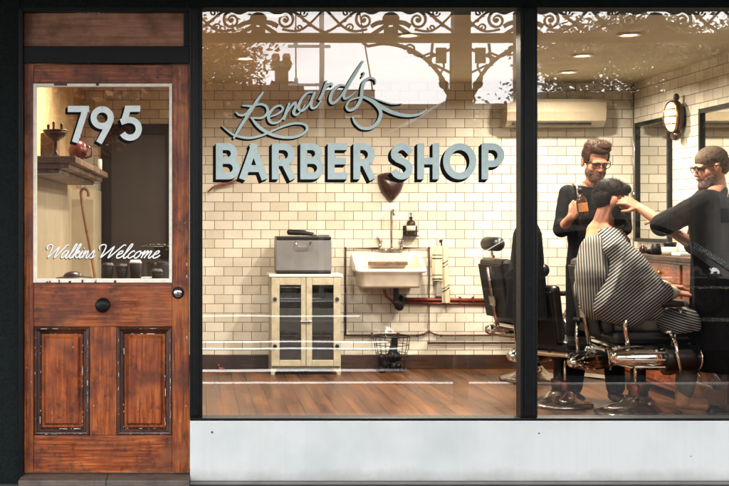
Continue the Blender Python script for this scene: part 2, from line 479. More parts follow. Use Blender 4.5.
# ------------------------------------------------------------------ the shop building
bld = thing('shop_building', 'black painted shopfront building holding the barber shop', 'building', (0, 0, GZ))
mb = MB()
mb.box((-3.6, -.02, GZ), (FX(20), .22, 4.6)); mb.build('wall', 'black_wall', bld)
mb = MB(); mb.box((FX(20) + .002, -.015, FZ(8)), (6.4, .20, 4.6)); mb.build('upper_wall', 'black_wall', bld)
mb = MB(); mb.box((3.98, -.018, GZ), (6.4, .18, FZ(8) - .002)); mb.build('wall', 'black_wall', bld)
mb = MB(); mb.box((-3.6, .24, 2.62), (6.4, 5.2, 4.4)); mb.build('roof', 'roof_far', bld)
mb = MB(); mb.box((-3.6, .24, GZ), (LWX - .13, 5.2, 2.6)); mb.build('side_wall', 'black_wall', bld)
mb = MB(); mb.box((RWX + .13, .24, GZ), (6.4, 5.2, 2.6)); mb.build('side_wall', 'black_wall', bld)
mb = MB(); mb.box((LWX - .12, BW + .12, GZ), (RWX + .12, 5.2, 2.6)); mb.build('rear_wall', 'black_wall', bld)
def post(px0, px1, z0=GZ, z1=FZ(8) - .002, y0=-.03, name='frame_post'):
    mb = MB(); mb.box((FX(px0), y0, z0), (FX(px1), .058, z1), bev=.004)
    mb.box((FX(px0) + .018, y0 - .008, z0 + .01), (FX(px1) - .018, y0 + .002, z1 - .01), bev=.003)
    return mb.build(name, 'black_paint', bld)
post(20.5, 23.5); [post(a_, b_, z0=FZ(417) + .001) for a_, b_ in ((189.6, 202.5), (519, 536), (926, 944))]
mb = MB(); mb.box((FX(189.8), -.038, FZ(419.5)), (FX(926) - .001, .058, FZ(417)), bev=.003); mb.build('window_sill', 'black_paint', bld)
mb = MB(); mb.box((FX(23.5), -.02, FZ(63.5)), (FX(189.6), .10, FZ(46.5)), bev=.003); mb.build('door_head', 'black_paint', bld)
mb = MB(); mb.box((FX(23.5), -.022, FZ(12)), (FX(189.6), .10, FZ(8) - .001)); mb.build('frame_rail', 'black_paint', bld)
# transom board over the door
mb = MB(); mb.box((FX(23.5), .02, FZ(46.5)), (FX(184), .06, FZ(12)), bev=.002); mb.build('transom_panel', 'transom_board', bld)
mb = MB(); mb.box((FX(184), -.01, FZ(46.5)), (FX(189.6), .08, FZ(12))); mb.build('frame_post', 'black_paint', bld)
mb = MB()
for x, l_, q in ((76, 5.5, .5), (83.5, 1.2, .9), (87, 8, .45), (97, 2.6, .7), (102.5, .9, .5)):
    mb.box((FX(x), .0165, FZ(12 + q)), (FX(x + l_), .02, FZ(12.05)))
mb.build('chipped_paint', 'chip_white', bld)
# stall riser
mb = MB()
mb.box((FX(190), -.035, FZ(480)), (FX(926), .11, FZ(419.6)), bev=.006)
mb.build('stall_riser', 'riser_paint', bld)
for px, py, r in ((212, 431, .006), (537, 432, .004), (688, 455, .003)):
    mb = MB(); mb.ell((FX(px), -.036, FZ(py)), (r, .002, r), nu=10, nv=6); mb.build('screw_head', 'step_stone', bld)
mb = MB(); mb.box((FX(190), -.028, GZ), (FX(926), .11, FZ(480) - .001)); mb.build('plinth', 'kerb_stone', bld)
mb = MB(); mb.box((FX(22), -.13, GZ), (FX(108) - .001, .10, FZ(475)), bev=.004); mb.box((FX(108) + .001, -.13, GZ), (FX(189.6), .10, FZ(475)), bev=.004)
mb.build('door_step', 'step_stone', bld)

# ------------------------------------------------------------------ painted writing
def ribbon(mb, pts, Y, w=1.0, dx=0, dy=0, grow=0, drift=.0005, mi=0, sub=0):
    """painted brush stroke on the pane: pts (photo x, photo y[, width])"""
    pts = [p if len(p) > 2 else (p[0], p[1], w) for p in pts]
    if sub: pts = catmull(pts, sub)
    n = len(pts); vs = []
    L = []; R = []
    for i in range(n):
        a = Vector(pts[max(0, i - 1)][:2]); c = Vector(pts[min(n - 1, i + 1)][:2]); p = Vector(pts[i][:2])
        t1 = (p - a).normalized() if i > 0 else (c - p).normalized(); t2 = (c - p).normalized() if i < n - 1 else t1
        t = (t1 + t2)
        t = t.normalized() if t.length > 1e-6 else t1
        nn = Vector((-t.y, t.x)); k = 1 / max(.5, nn.dot(Vector((-t1.y, t1.x))))
        h = (pts[i][2] + grow) / 2 * k
        L.append(p + nn * h); R.append(p - nn * h)
    fs = []
    for i in range(n):
        y = Y - drift * i / max(1, n - 1)
        vs.append((FX(L[i].x + dx), y, FZ(L[i].y + dy))); vs.append((FX(R[i].x + dx), y, FZ(R[i].y + dy)))
    for i in range(n - 1): fs.append((2 * i, 2 * i + 1, 2 * i + 3, 2 * i + 2))
    mb.add(vs, fs, mi)

def arc(cx, cy, rx, ry, a0, a1, n=14):
    return [(cx + rx * math.cos(math.radians(a0 + (a1 - a0) * k / n)), cy - ry * math.sin(math.radians(a0 + (a1 - a0) * k / n))) for k in range(n + 1)]

T, B_, W = 146.1, 175.6, 6.9          # stroke centre of caps top and bottom, stroke width
h = W / 2
def word_strokes():
    out = []
    def stem(x): out.append([(x + h, T - h), (x + h, B_ + h)])
    def Bl(x0, x1):
        stem(x0); r = (160 - T) / 2
        out.append([(x0 + h, T), (x1 - 2 - h - r, T)] + arc(x1 - 2 - h - r, T + r, r, r, 88, -88) + [(x0 + h, 160)])
        r = (B_ - 160) / 2
        out.append([(x0 + h, 160), (x1 - h - r, 160)] + arc(x1 - h - r, 160 + r, r, r, 88, -88) + [(x0 + h, B_)])
    def Rl(x0, x1):
        stem(x0); r = 8
        out.append([(x0 + h, T), (x1 - 1 - h - r, T)] + arc(x1 - 1 - h - r, T + r, r, r, 88, -88) + [(x0 + h, T + 2 * r)])
        out.append([(x1 - h - 8.5, 161), (x1 - h + .4, B_ + h)])
    Bl(216, 240)
    out.append([(255.3, T - h + .9), (242.6, B_ + h)]); out.append([(252.7, T - h + .9), (265.4, B_ + h)]); out.append([(254, T - h), (254, T + 4)]); out.append([(246, 168.2), (262, 168.2)])
    Rl(272.4, 296.6); Bl(301, 324.8)
    stem(328.6)
    for y in (T, 160.6, B_): out.append([(330, y), (348.4 - (1.2 if y == 160.6 else 0), y)])
    Rl(354.4, 377)
    s = [(412.2, 152.2)] + arc(403.2, 153.4, 7.6, 7.3, 35, 200, 12) + [(399, 158.6), (404, 160.8), (408, 163)] + arc(403.0, 168.6, 7.8, 7.2, 20, -150, 14) + [(394.6, 170)]
    out.append(s)
    stem(418.7); stem(441 - W); out.append([(420, 160.6), (438, 160.6)])
    out.append(arc(461.4, 160.9, 13.3, 14.8, 90, 451, 44))
    stem(483.4); r = 8.6
    out.append([(483.4 + h, T), (506.4 - h - r, T)] + arc(506.4 - h - r, T + r, r, r, 88, -88) + [(483.4 + h, T + 2 * r)])
    return out

def writing(parent, name, strokes, Y, face, dx, dy, grow, sub=0, w=1.0, shade='letter_black', lab=None):
    mb = MB()
    for k, st in enumerate(strokes): ribbon(mb, st, Y - .0012 - .00006 * k, w, sub=sub, drift=.0004)
    o = mb.build(name, face, parent, fix=False)
    if lab: tag(o, lab)
    if shade:
        mb = MB()
        for q in (1.0, .66, .33):
            for k, st in enumerate(strokes): ribbon(mb, st, Y + .0004 + .0003 * q - .00001 * k, w, dx * q, dy * q, grow, sub=sub, drift=.00025)
        mb.build('lettering_shade', shade, o, fix=False)
    return o

def pane_thing(px0, px1, label):
    t = thing('shop_window', label, 'window', (FX((px0 + px1) / 2), .045, FZ(417)))
    mb = MB(); mb.add([(FX(px0), .045, FZ(417)), (FX(px1), .045, FZ(417)), (FX(px1), .045, FZ(8)), (FX(px0), .045, FZ(8))], [(0, 1, 2, 3)])
    mb.build('pane', 'shop_glass', t, fix=False)
    return t
win = pane_thing(202.5, 519, 'large shop window pane painted with BARBER SHOP in pale blue letters')
win2 = pane_thing(536, 926, 'plain shop window pane without writing, right of the black mullion')
GY = .041
writing(win, 'block_lettering', word_strokes(), GY, 'letter_face', -2.9, 3.1, .3, w=W, lab='pale blue block letters with black drop shade')

def z1(pts): return [(225 + p[0] / 5.72, 60 + p[1] / 5.72, (p[2] if len(p) > 2 else 14) / 5.72) for p in pts]
def z2(pts): return [(315 + p[0] / 5.117, 50 + p[1] / 5.117, (p[2] if len(p) > 2 else 12) / 5.117) for p in pts]
script = [
    z1([(222, 176, 12), (190, 222, 17), (140, 300, 18), (90, 378, 17), (50, 446, 10)]),
    z1([(62, 292, 6), (84, 310, 12), (118, 306, 13), (160, 262, 12), (205, 248, 13), (240, 262, 15), (246, 296, 16), (215, 326, 13), (160, 326, 9)]),
    z1([(100, 256, 6), (140, 258, 13), (175, 262, 8)]),
    z1([(150, 322, 10), (190, 372, 18), (240, 408, 19), (300, 432, 17), (380, 440, 15), (440, 424, 14), (474, 392, 15), (458, 364, 14),
        (405, 358, 13), (340, 374, 12), (275, 402, 10), (200, 432, 13), (130, 442, 14), (60, 428, 12), (20, 404, 9), (-18, 372, 5)]),
    z1([(256, 322, 7), (300, 306, 11), (334, 278, 12), (318, 256, 12), (280, 272, 14), (252, 314, 17), (262, 350, 16), (298, 356, 12), (330, 332, 9), (356, 292, 8)]),
    z1([(372, 240, 10), (354, 292, 16), (338, 338, 15)]),
    z1([(345, 322, 6), (374, 270, 11), (404, 240, 14), (408, 262, 16), (396, 296, 16), (412, 310, 12), (440, 286, 7), (462, 250, 6)]),
    z1([(508, 180, 8), (476, 184, 12), (440, 222, 15), (424, 268, 16), (444, 286, 14), (478, 258, 11), (514, 200, 9)]),
    z1([(520, 176, 12), (500, 228, 16), (500, 266, 15), (524, 266, 11), (556, 226, 8)]),
    z2([(64, 150, 6), (56, 182, 14), (40, 226, 15), (24, 252, 13)]),
    z2([(58, 186, 10), (84, 168, 14), (96, 178, 12)]),
    z2([(160, 178, 8), (130, 176, 12), (96, 206, 15), (82, 250, 16), (98, 268, 14), (132, 238, 11), (168, 184, 9)]),
    z2([(252, 50, 9), (222, 98, 15), (184, 160, 16), (154, 216, 15), (158, 244, 13), (186, 232, 8), (214, 208, 5)]),
    z2([(252, 106, 8), (256, 118, 10), (244, 134, 4)]),
    z2([(316, 166, 6), (312, 146, 9), (284, 138, 12), (256, 160, 16), (246, 200, 17), (240, 246, 17), (214, 290, 16), (182, 304, 14), (166, 286, 12),
        (182, 256, 9), (226, 240, 8), (262, 240, 12), (312, 270, 16), (342, 314, 18), (330, 362, 18), (294, 394, 17), (246, 396, 15), (212, 370, 12), (196, 336, 6)]),
    z2([(250, 232, 6), (300, 254, 15), (350, 290, 20), (410, 318, 19), (480, 332, 16), (545, 324, 11), (582, 296, 4)]),
    z2([(286, 234, 3), (340, 254, 6), (400, 272, 6), (452, 270, 3)]),
]
writing(win, 'script_lettering', script, GY, 'letter_face', -1.7, 1.6, .5, sub=7, lab='pale blue sign-writer script with black shade')

# ------------------------------------------------------------------ door
door = thing('shop_door', 'worn reddish brown timber door numbered 795 with a glazed top', 'door', (FX(106), .0, FZ(474)))
DY0, DY1 = .012, .056
def board(name, m, px0, px1, py0, py1, parent=door, y0=DY0, y1=DY1, bev=.0025):
    mb = MB(); mb.box((FX(px0), y0, FZ(py1)), (FX(px1), y1, FZ(py0)), bev=bev); return mb.build(name, m, parent)
board('stile', 'door_wood_v', 23.8, 33.2, 64.3, 473.4); board('stile', 'door_wood_v', 172.2, 189.2, 64.3, 473.4)
board('top_rail', 'door_wood_h', 33.4, 172, 64.3, 83, y0=DY0 + .002)
board('lock_rail', 'door_wood_h', 33.4, 172, 283, 327, y0=DY0 + .002)
board('bottom_rail', 'door_wood_h', 33.4, 172, 436, 473.4, y0=DY0 + .002)
board('muntin', 'door_wood_v', 89.5, 116.5, 327.2, 435.8, y0=DY0 + .001)
for a, c in ((33.4, 89.3), (116.7, 172)):
    mb = MB(); x0, x1, z0, z1_ = FX(a), FX(c), FZ(435.8), FZ(327.2)
    mb.box((x0, DY0 + .024, z0), (x1, DY1 - .004, z1_))
    e = FX(VX + 9.5); q = .012; yb = DY0 + .024; yf = DY0 + .010     # raised field
    o_ = [(x0 + e * 1, z0 + e), (x1 - e, z0 + e), (x1 - e, z1_ - e), (x0 + e, z1_ - e)]
    i_ = [(x0 + e + q, z0 + e + q), (x1 - e - q, z0 + e + q), (x1 - e - q, z1_ - e - q), (x0 + e + q, z1_ - e - q)]
    mb.add([(x, yb - .0005, z) for x, z in o_] + [(x, yf, z) for x, z in i_], [(0, 1, 5, 4), (1, 2, 6, 5), (2, 3, 7, 6), (3, 0, 4, 7), (4, 5, 6, 7)])
    pn = mb.build('panel', 'door_panel_wood', door)
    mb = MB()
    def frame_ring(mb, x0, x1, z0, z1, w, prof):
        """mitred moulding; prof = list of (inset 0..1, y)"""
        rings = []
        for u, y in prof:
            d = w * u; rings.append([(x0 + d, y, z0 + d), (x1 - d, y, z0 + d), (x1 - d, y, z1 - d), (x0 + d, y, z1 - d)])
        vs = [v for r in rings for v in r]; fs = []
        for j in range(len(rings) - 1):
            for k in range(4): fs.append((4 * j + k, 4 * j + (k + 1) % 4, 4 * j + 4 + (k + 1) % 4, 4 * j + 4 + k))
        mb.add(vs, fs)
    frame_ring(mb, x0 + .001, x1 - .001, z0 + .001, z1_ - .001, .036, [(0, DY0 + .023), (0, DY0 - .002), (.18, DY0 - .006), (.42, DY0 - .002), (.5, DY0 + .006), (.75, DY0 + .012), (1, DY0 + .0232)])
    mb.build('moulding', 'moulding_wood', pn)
    mb = MB(); rnd = random.Random(int(a))
    for k in range(64):
        s_ = rnd.choice('llrrrrbbt'); u = rnd.random(); L = rnd.choice((.002, .003, .004, .006, .012, .03)) * rnd.uniform(.6, 1.3); t_ = rnd.uniform(.0004, .0013); yy = DY0 - .0075
        ins = rnd.choice((.0085, .034)) + rnd.uniform(-.0018, .0018)
        if s_ in 'lr':
            x = x0 + ins if s_ == 'l' else x1 - ins; z = z0 + .03 + u * (z1_ - z0 - .08); mb.box((x - t_, yy, z), (x + t_, yy + .010, z + L))
        else:
            z = z0 + ins if s_ == 'b' else z1_ - ins; x = x0 + .03 + u * (x1 - x0 - .08); mb.box((x, yy, z - t_), (x + L, yy + .010, z + t_))
    mb.build('paint_fleck', 'chip_white', pn)
# white putty frame of the glass
gf = None
mb = MB()
def ringbox(mb, a, c, t, d, w, y0, y1):
    mb.box((FX(a), y0, FZ(d)), (FX(a + w), y1, FZ(t))); mb.box((FX(c - w), y0, FZ(d)), (FX(c), y1, FZ(t)))
    mb.box((FX(a + w) + .0003, y0 + .0005, FZ(t + w)), (FX(c - w) - .0003, y1, FZ(t) - .0004)); mb.box((FX(a + w) + .0003, y0 + .0005, FZ(d) + .0004), (FX(c - w) - .0003, y1, FZ(d - w * 1.25)))
ringbox(mb, 33.2, 172, 83.4, 282.6, 2.9, .002, .040)
mb.build('glazing_bead', 'worn_white', door)
mb = MB(); mb.add([(FX(36), .030, FZ(279.5)), (FX(169.2), .030, FZ(279.5)), (FX(169.2), .030, FZ(86)), (FX(36), .030, FZ(86))], [(0, 1, 2, 3)])
dp = mb.build('pane', 'door_glass', door, fix=False)
mb = MB()
for px, w in ((54, 13), (96, 3)): mb.box((FX(px), -.001, FZ(85.6)), (FX(px + w), .0035, FZ(83.2)))
for k in range(9): x = random.uniform(40, 168); mb.box((FX(x), 0, FZ(280 + random.uniform(-.6, 2))), (FX(x + random.uniform(.6, 2.5)), .004, FZ(282.8)))
mb.build('chipped_paint', 'moulding_wood', door)
# knob and lock
mb = MB(); M = Matrix.Rotation(PI / 2, 4, 'X')
mb.lathe([(.036, 0), (.036, .006), (.015, .012), (.013, .030), (.030, .040), (.037, .052), (.033, .064), (.018, .071), (.002, .072)], (FX(103), DY0 + .004, FZ(305)), 28, M)
mb.build('door_knob', 'black_plastic', door)
mb = MB(); mb.lathe([(.030, 0), (.030, .006), (.027, .010), (.024, .010)], (FX(178), DY0 + .002, FZ(293)), 28, M); lk = mb.build('lock', 'black_plastic', door)
mb = MB(); mb.lathe([(.021, 0), (.021, .014), (.017, .018), (.002, .019)], (FX(178), DY0, FZ(293)), 28, M); mb.build('lock_cylinder', 'chrome', lk)
mb = MB(); mb.box((FX(177.6), DY0 - .0200, FZ(295.5)), (FX(178.4), DY0 - .0185, FZ(290.5))); mb.build('keyhole', 'letter_black', lk)
mb = MB()
for z_ in (264, 276, 337): mb.box((FX(186.3), DY0 - .001, FZ(z_ + 2)), (FX(187.3), DY0 + .004, FZ(z_ - 1)))
mb.build('paint_fleck', 'chip_white', door)
DG = .0270
nine = arc(101.8, 117.2, 8.6, 8.4, 90, 450, 30)
nums = [[(67.2, 108.4), (88.6, 108.4)], [(85.6, 107), (74.4, 142)],
        nine, [(109.6, 120.5), (107.5, 126), (98.6, 142.4)],
        [(124.5, 108.2), (140, 108.2)], [(127.6, 108), (123.2, 122.6)], [(120.5, 121.6), (126, 119.4)] + arc(129.8, 128.4, 8.8, 8.9, 88, -150, 20)]
writing(door, 'number_lettering', nums, DG, 'letter_pale', -2.4, 2.4, .3, w=6.2, lab='pale 795 numerals with black shade')
# flowing hand lettering  x, y in units of the small letters' height
def gl(ch):
    if ch == 'W': return [[(-.1, 1.1), (-.3, 1.5), (0, 1.8), (.35, 1.6), (.4, .9), (.35, .1), (.75, .7), (1.2, 1.5), (1.15, .7), (1.15, .05), (1.6, .8), (2.1, 1.7), (2.35, 1.65)]], 1.85
    if ch == 'a': return [[(.75, .85), (.4, .95), (.1, .5), (.15, .05), (.45, .2), (.75, .85), (.65, .2), (.8, 0), (1.05, .35)]], .95
    if ch == 'l': return [[(0, .3), (.3, .9), (.5, 1.7), (.35, 1.85), (.2, 1.2), (.15, .2), (.35, 0), (.6, .35)]], .5
    if ch == 'k': return [[(0, .3), (.3, .9), (.5, 1.7), (.35, 1.85), (.2, 1.2), (.1, 0)], [(.15, .4), (.5, .95), (.65, .75), (.3, .5), (.55, .05), (.85, .3)]], .75
    if ch == 'i': return [[(0, .35), (.25, .95), (.15, .2), (.3, 0), (.55, .35)], [(.28, 1.25), (.32, 1.35)]], .45
    if ch == 'n': return [[(0, .5), (.15, .95), (.1, 0)], [(.12, .3), (.4, .9), (.55, .85), (.5, .2), (.65, 0), (.9, .35)]], .85
    if ch == 's': return [[(0, .3), (.35, 1.0), (.45, .5), (.4, .05), (.1, .05)], [(.4, .05), (.6, .15), (.75, .35)]], .7
    if ch == 'e': return [[(0, .35), (.45, .65), (.45, .95), (.2, .85), (.08, .4), (.2, .02), (.5, .1), (.75, .4)]], .65
    if ch == 'c': return [[(.55, .8), (.4, .97), (.12, .6), (.1, .2), (.3, 0), (.7, .35)]], .62
    if ch == 'o': return [[(.45, .95), (.15, .7), (.1, .2), (.35, 0), (.6, .4), (.55, .85), (.42, .95)], [(.5, .88), (.65, .7), (.9, .8)]], .78
    if ch == 'm': return [[(0, .5), (.15, .95), (.1, 0)], [(.12, .3), (.38, .9), (.5, .85), (.42, 0)], [(.44, .3), (.72, .9), (.86, .85), (.8, .2), (.95, 0), (1.2, .35)]], 1.15
def hand_word(text, x0, x1, base, xh):
    adv = 0; L = []
    for ch in text:
        st, a = gl(ch)
        for s_ in st: L.append([(x + adv + y * .38, y) for x, y in s_])
        adv += a
    mx = max(p[0] for s_ in L for p in s_); mn = min(p[0] for s_ in L for p in s_)
    return [[(x0 + (p[0] - mn) / (mx - mn) * (x1 - x0), base - p[1] * xh) for p in s_] for s_ in L]
wl = hand_word('Walkins', 46.5, 95, 258.3, 7.6) + hand_word('Welcome', 99, 160, 258.3, 7.6)
writing(door, 'welcome_lettering', wl, DG, 'letter_white', -.6, .7, .3, sub=5, w=1.25, lab='small white script along the foot of the glass')
# ------------------------------------------------------------------ interior shell
mb = MB(); quad(mb, LWX - .1, RWX + .1, .12, BW + .1, 0.0); mb2 = mb
mb.box((LWX - .1, .12, -.05), (RWX + .1, BW + .1, -.002)); tag(mb.build('shop_floor', 'floor_boards', fix=False), kind='structure')
mb = MB(); mb.box((LWX - .1, .12, CEIL), (RWX + .1, BW + .1, CEIL + .1)); tag(mb.build('ceiling', 'ceiling_paint'), kind='structure')
BDX0, BDX1, BDZ = P(101, 0, BW).x, P(169, 0, BW).x, P(0, 124, BW).z
w_ = thing('back_wall', 'cream glazed tile wall at the back of the shop behind the sink', 'wall', (0, BW, 0))
mb = MB(); mb.box((BDX1, BW, 0), (RWX + .1, BW + .1, CEIL)); mb.box((LWX - .1, BW, BDZ), (BDX1 - .0005, BW + .1, CEIL)); mb.box((LWX - .1, BW, 0), (BDX0, BW + .1, BDZ - .0005))
mb.build('tiled_face', 'tiles_back', w_)
mb = MB(); mb.box((BDX1 + .01, BW - .022, 0), (RWX - .02, BW - .001, P(0, 354.5, BW).z), bev=.004); mb.build('skirting_board', 'skirting_wood', w_)
w2 = thing('right_wall', 'cream glazed tile side wall with barber mirrors', 'wall', (RWX, 2, 0))
mb = MB(); mb.box((RWX, .12, 0), (RWX + .1, BW - .0005, CEIL)); mb.build('tiled_face', 'tiles_right', w2)
w3 = thing('left_wall', 'blotchy cream plaster wall seen through the door glass', 'wall', (LWX, 2, 0))
mb = MB(); mb.box((LWX - .1, .12, 0), (LWX, BW - .0005, 1.52)); mb.build('lower_plaster', 'plaster_cream', w3)
mb = MB(); mb.box((LWX - .1, .12, 1.5205), (LWX - .001, BW - .0005, CEIL)); mb.build('upper_plaster', 'plaster_orange', w3)

# back door behind
bd = thing('back_door', 'dark brown door in a black frame at the back of the shop', 'door', (BDX0, BW, 0))
mb = MB(); x0, x1 = BDX0, BDX1
zf = P(0, 134, BW).z
mb.box((x0, BW - .03, 0), (x0 + .085, BW + .08, BDZ)); mb.box((x1 - .02, BW - .03, 0), (x1, BW + .08, BDZ)); mb.box((x0 + .0855, BW - .029, zf), (x1 - .0205, BW + .08, BDZ - .001))
mb.build('door_frame', 'black_paint', bd)
mb = MB(); mb.box((x0 + .086, BW + .02, 0), (x1 - .021, BW + .06, zf - .002)); mb.build('door_leaf', 'back_door_paint', bd)
# light cream boxed panel on the left wall + divider
mb = MB()
mb.box((LWX, 3.4, 0), (-.80, BW - .001, 1.5)); 
o = mb.build('boxed_duct', 'plaster_cream'); tag(o, 'pale boxed-in duct beside the dark back door', 'duct')

# mantel shelf
t = thing('mantel_shelf', 'moulded brown timber shelf on the cream wall inside the door', 'shelf', (LWX, 1.8, 1.5))
mb = MB(); mb.box((LWX, .62, 1.575), (-.66, 3.05, 1.612), bev=.004); mb.build('shelf_board', 'shelf_wood', t)
mb = MB(); mb.box((LWX, .66, 1.545), (-.70, 3.0, 1.5745), bev=.004); mb.box((LWX, .70, 1.52), (-.76, 2.95, 1.5445), bev=.004); mb.build('shelf_moulding', 'shelf_wood', t)
# things on the shelf
def cup_thing(name, label, mt, prof, loc, cat='trophy', extra=None):
    mb = MB(); mb.lathe(prof, loc, 24)
    if extra: extra(mb, Vector(loc))
    return tag(mb.build(name, mt), label, cat)
c = P(60, 157, .8); Zs = 1.613
def prongs(mb, c):
    for dx, hh in ((-.04, .185), (-.01, .2), (.035, .19)): mb.cap(c + Vector((dx, 0, .15)), c + Vector((dx, 0, hh)), .006, .008)
    mb.lathe([(.068, .150), (.072, .152), (.072, .158), (.068, .160)], c, 24)
cup_thing('trophy_cup', 'dark wide-bowled trophy cup on a thin stem, front end of the shelf', 'trophy_metal',
          [(.034, 0), (.034, .01), (.014, .022), (.010, .05), (.012, .095), (.04, .11), (.062, .13), (.070, .155), (.066, .156), (.01, .12)], (-.80, .86, Zs), extra=prongs)
def hat_lid(mb, c):
    mb.ell(c + Vector((0, 0, .165)), (.018, .018, .022))
    mb.tube([c + Vector((.05, 0, .12)), c + Vector((.09, 0, .10)), (c.x + .085, c.y, c.z + .05), c + Vector((.045, 0, .04))], .006, 8)
cup_thing('coffee_grinder', 'dark red rounded pot with a knob lid on the shelf behind the 9', 'red_enamel',
          [(.045, 0), (.05, .012), (.035, .03), (.058, .06), (.066, .09), (.055, .115), (.05, .135), (.03, .15), (.01, .155)], (-.75, 1.65, Zs), cat='pot', extra=hat_lid)
cup_thing('candle', 'short white candle at the far end of the shelf', 'paper_white', [(.016, 0), (.016, .085), (.013, .09), (.002, .088)], (-.70, 2.78, Zs), cat='candle')
mb = MB(); mb.box((-.93, 1.2, Zs), (-.83, 1.36, Zs + .17), bev=.01); tag(mb.build('wooden_box', 'shelf_wood'), 'small brown wooden box on the shelf behind the trophy cup', 'box')

# walking cane
mb = MB(); a = P(84, 190, 3.2); b_ = P(95, 281, 3.2)
path = [a + Vector((.035, 0, -.05)), a + Vector((.03, 0, -.01)), a + Vector((.0, 0, .012)), a + Vector((-.022, 0, -.015)), a + Vector((-.018, 0, -.07)), a + Vector((0.0, 0, -.2)), b_ + Vector((0, .05, 0)), Vector((-.66, 3.1, .01))]
path = [Vector(q) for q in catmull([tuple(p) for p in path], 6)]
mb.tube(path, .0115, 10); tag(mb.build('walking_cane', 'cane_wood'), 'bent honey-coloured walking cane leaning below the shelf', 'cane')
# console with paper cups just inside the door
t = thing('console_table', 'narrow brown console top behind the door glass', 'table', (-.55, 1.0, 0))
zc = P(0, 281, 1.0).z
mb = MB(); mb.box((LWX + .01, .92, zc - .03), (-.17, 1.22, zc), bev=.004); mb.build('table_top', 'shelf_wood', t)
for x, y in ((LWX + .04, .95), (-.20, .95), (LWX + .04, 1.19), (-.20, 1.19)):
    mb = MB(); mb.box((x - .018, y - .018, 0), (x + .018, y + .018, zc - .031), bev=.003); mb.build('leg', 'shelf_wood', t)
for k, (px, py, lab, lid) in enumerate(((108, 266, 'low black paper cup, leftmost on the console', 0), (122, 267, 'low black paper cup, middle of the console', 0),
                              (135.5, 263, 'tall black takeaway cup with a white lid', 1), (157, 272, 'squat black bowl at the right end of the console', 0))):
    top = P(px, py, 1.05); hh = top.z - zc
    t2 = thing('paper_cup', lab, 'cup', (top.x, 1.05, zc), group='cups on the console')
    mb = MB(); mb.lathe([(.026, 0), (.028, .002), (.036, hh - .004), (.034, hh), (.002, hh - .003)], (top.x, 1.05, zc), 20); mb.build('cup_body', 'cardboard_black', t2)
    mb = MB(); mb.lathe([(.037, hh - .002), (.037, hh + .006), (.031, hh + .008), (.029, hh + .018), (.002, hh + .018)], (top.x, 1.05, zc), 20); mb.build('lid', 'paper_white' if lid else 'cardboard_black', t2)
mb = MB(); rr = random.Random(4)
ctr = P(75, 281, 1.06)
mb.ell((ctr.x, 1.06, zc + .014), (.115, .08, .012)); mb.ell((ctr.x - .01, 1.06, zc + .022), (.06, .05, .032))
tag(mb.build('flat_cap', 'brown_leather'), 'flat brown leather cap lying on the console', 'cap')
mb = MB(); c = P(147, 276, 1.1); mb.box((c.x - .035, 1.07, zc), (c.x + .035, 1.13, zc + .018), bev=.004); tag(mb.build('paper_packet', 'paper_white'), 'small white packet between the black cups', 'packet')

# fern in a pot at the right of the console
t = thing('potted_fern', 'dark leafy fern at the right edge of the door glass', 'plant', (P(164, 0, 1.5).x, 1.5, 0))
c = P(164, 262, 1.5); rr = random.Random(12)
mb = MB(); mb.lathe([(.09, 0), (.11, .02), (.10, .30), (.12, c.z - .02), (.11, c.z), (.002, c.z - .01)], (c.x, 1.5, 0), 20); mb.build('pot', 'cardboard_black', t)
mb = MB()
for k in range(26):
    a = rr.random() * 2 * PI; L = rr.uniform(.08, .17); pts = [c + Vector((math.cos(a) * L * q, math.sin(a) * L * q, .26 * q - .16 * q * q)) for q in (0, .25, .5, .75, 1)]
    for i in range(4):
        p, q = pts[i], pts[i + 1]; d = (q - p); n_ = d.cross(Vector((0, 0, 1))).normalized()
        for s_ in (-1, 1):
            for w in (.2, .7): o = p + d * w; mb.add([o, o + d * .25 + n_ * s_ * .028, o + d * .7 + n_ * s_ * .022, o + d * .4], [(0, 1, 2, 3)])
mb.build('fronds', 'fern_leaf', t, fix=False)

# ------------------------------------------------------------------ cabinet
CY = 3.84; CF = 3.80
def c3(px, py, Y=CF): return P(px, py, Y)
def cbox(mb, a, b, y0, y1, bev=0, Y=CF): p = P(a[0], a[1], Y); q = P(b[0], b[1], Y); mb.box((p.x, y0, p.z), (q.x, y1, q.z), bev=bev)
cab = thing('glass_cabinet', 'cream enamel cabinet with two glazed doors under the grey box', 'cabinet', (P(306, 0, CF).x, CF + .18, 0))
mb = MB()
x0, x1 = P(271, 0, CF).x, P(341, 0, CF).x; zt = P(0, 277, CF).z; zb = P(0, 367, CF).z
mb.box((x0, CF + .012, zb), (x0 + .02, CF + .34, zt)); mb.box((x1 - .02, CF + .012, zb), (x1, CF + .34, zt)); mb.box((x0 + .02, CF + .32, zb), (x1 - .02, CF + .34, zt)); mb.box((x0 + .02, CF + .012, zb), (x1 - .02, CF + .32, zb + .02))
mb.build('carcass', 'enamel_cream', cab)
mb = MB(); mb.box((x0 - .015, CF - .012, zt + .0005), (x1 + .015, CF + .345, zt + .022), bev=.004); mb.build('top_board', 'worn_white', cab)
mb = MB(); n = 16
apr = [(x0, zb - .001), (x1, zb - .001), (x1, 0.0), (x1 - .025, 0.0)]
apr += [(x1 - .03 - .05 * (1 - math.cos(k * PI / 2 / 6)), .0 + .052 * math.sin(k * PI / 2 / 6)) for k in range(7)]
apr += [(x0 + .08 - .05 * math.sin(k * PI / 2 / 6), .052 * math.cos(k * PI / 2 / 6)) for k in range(7)]
apr += [(x0 + .025, 0.0), (x0, 0.0)]
mb.prism(apr, CF + .01, CF + .03); mb.build('apron', 'enamel_cream', cab)
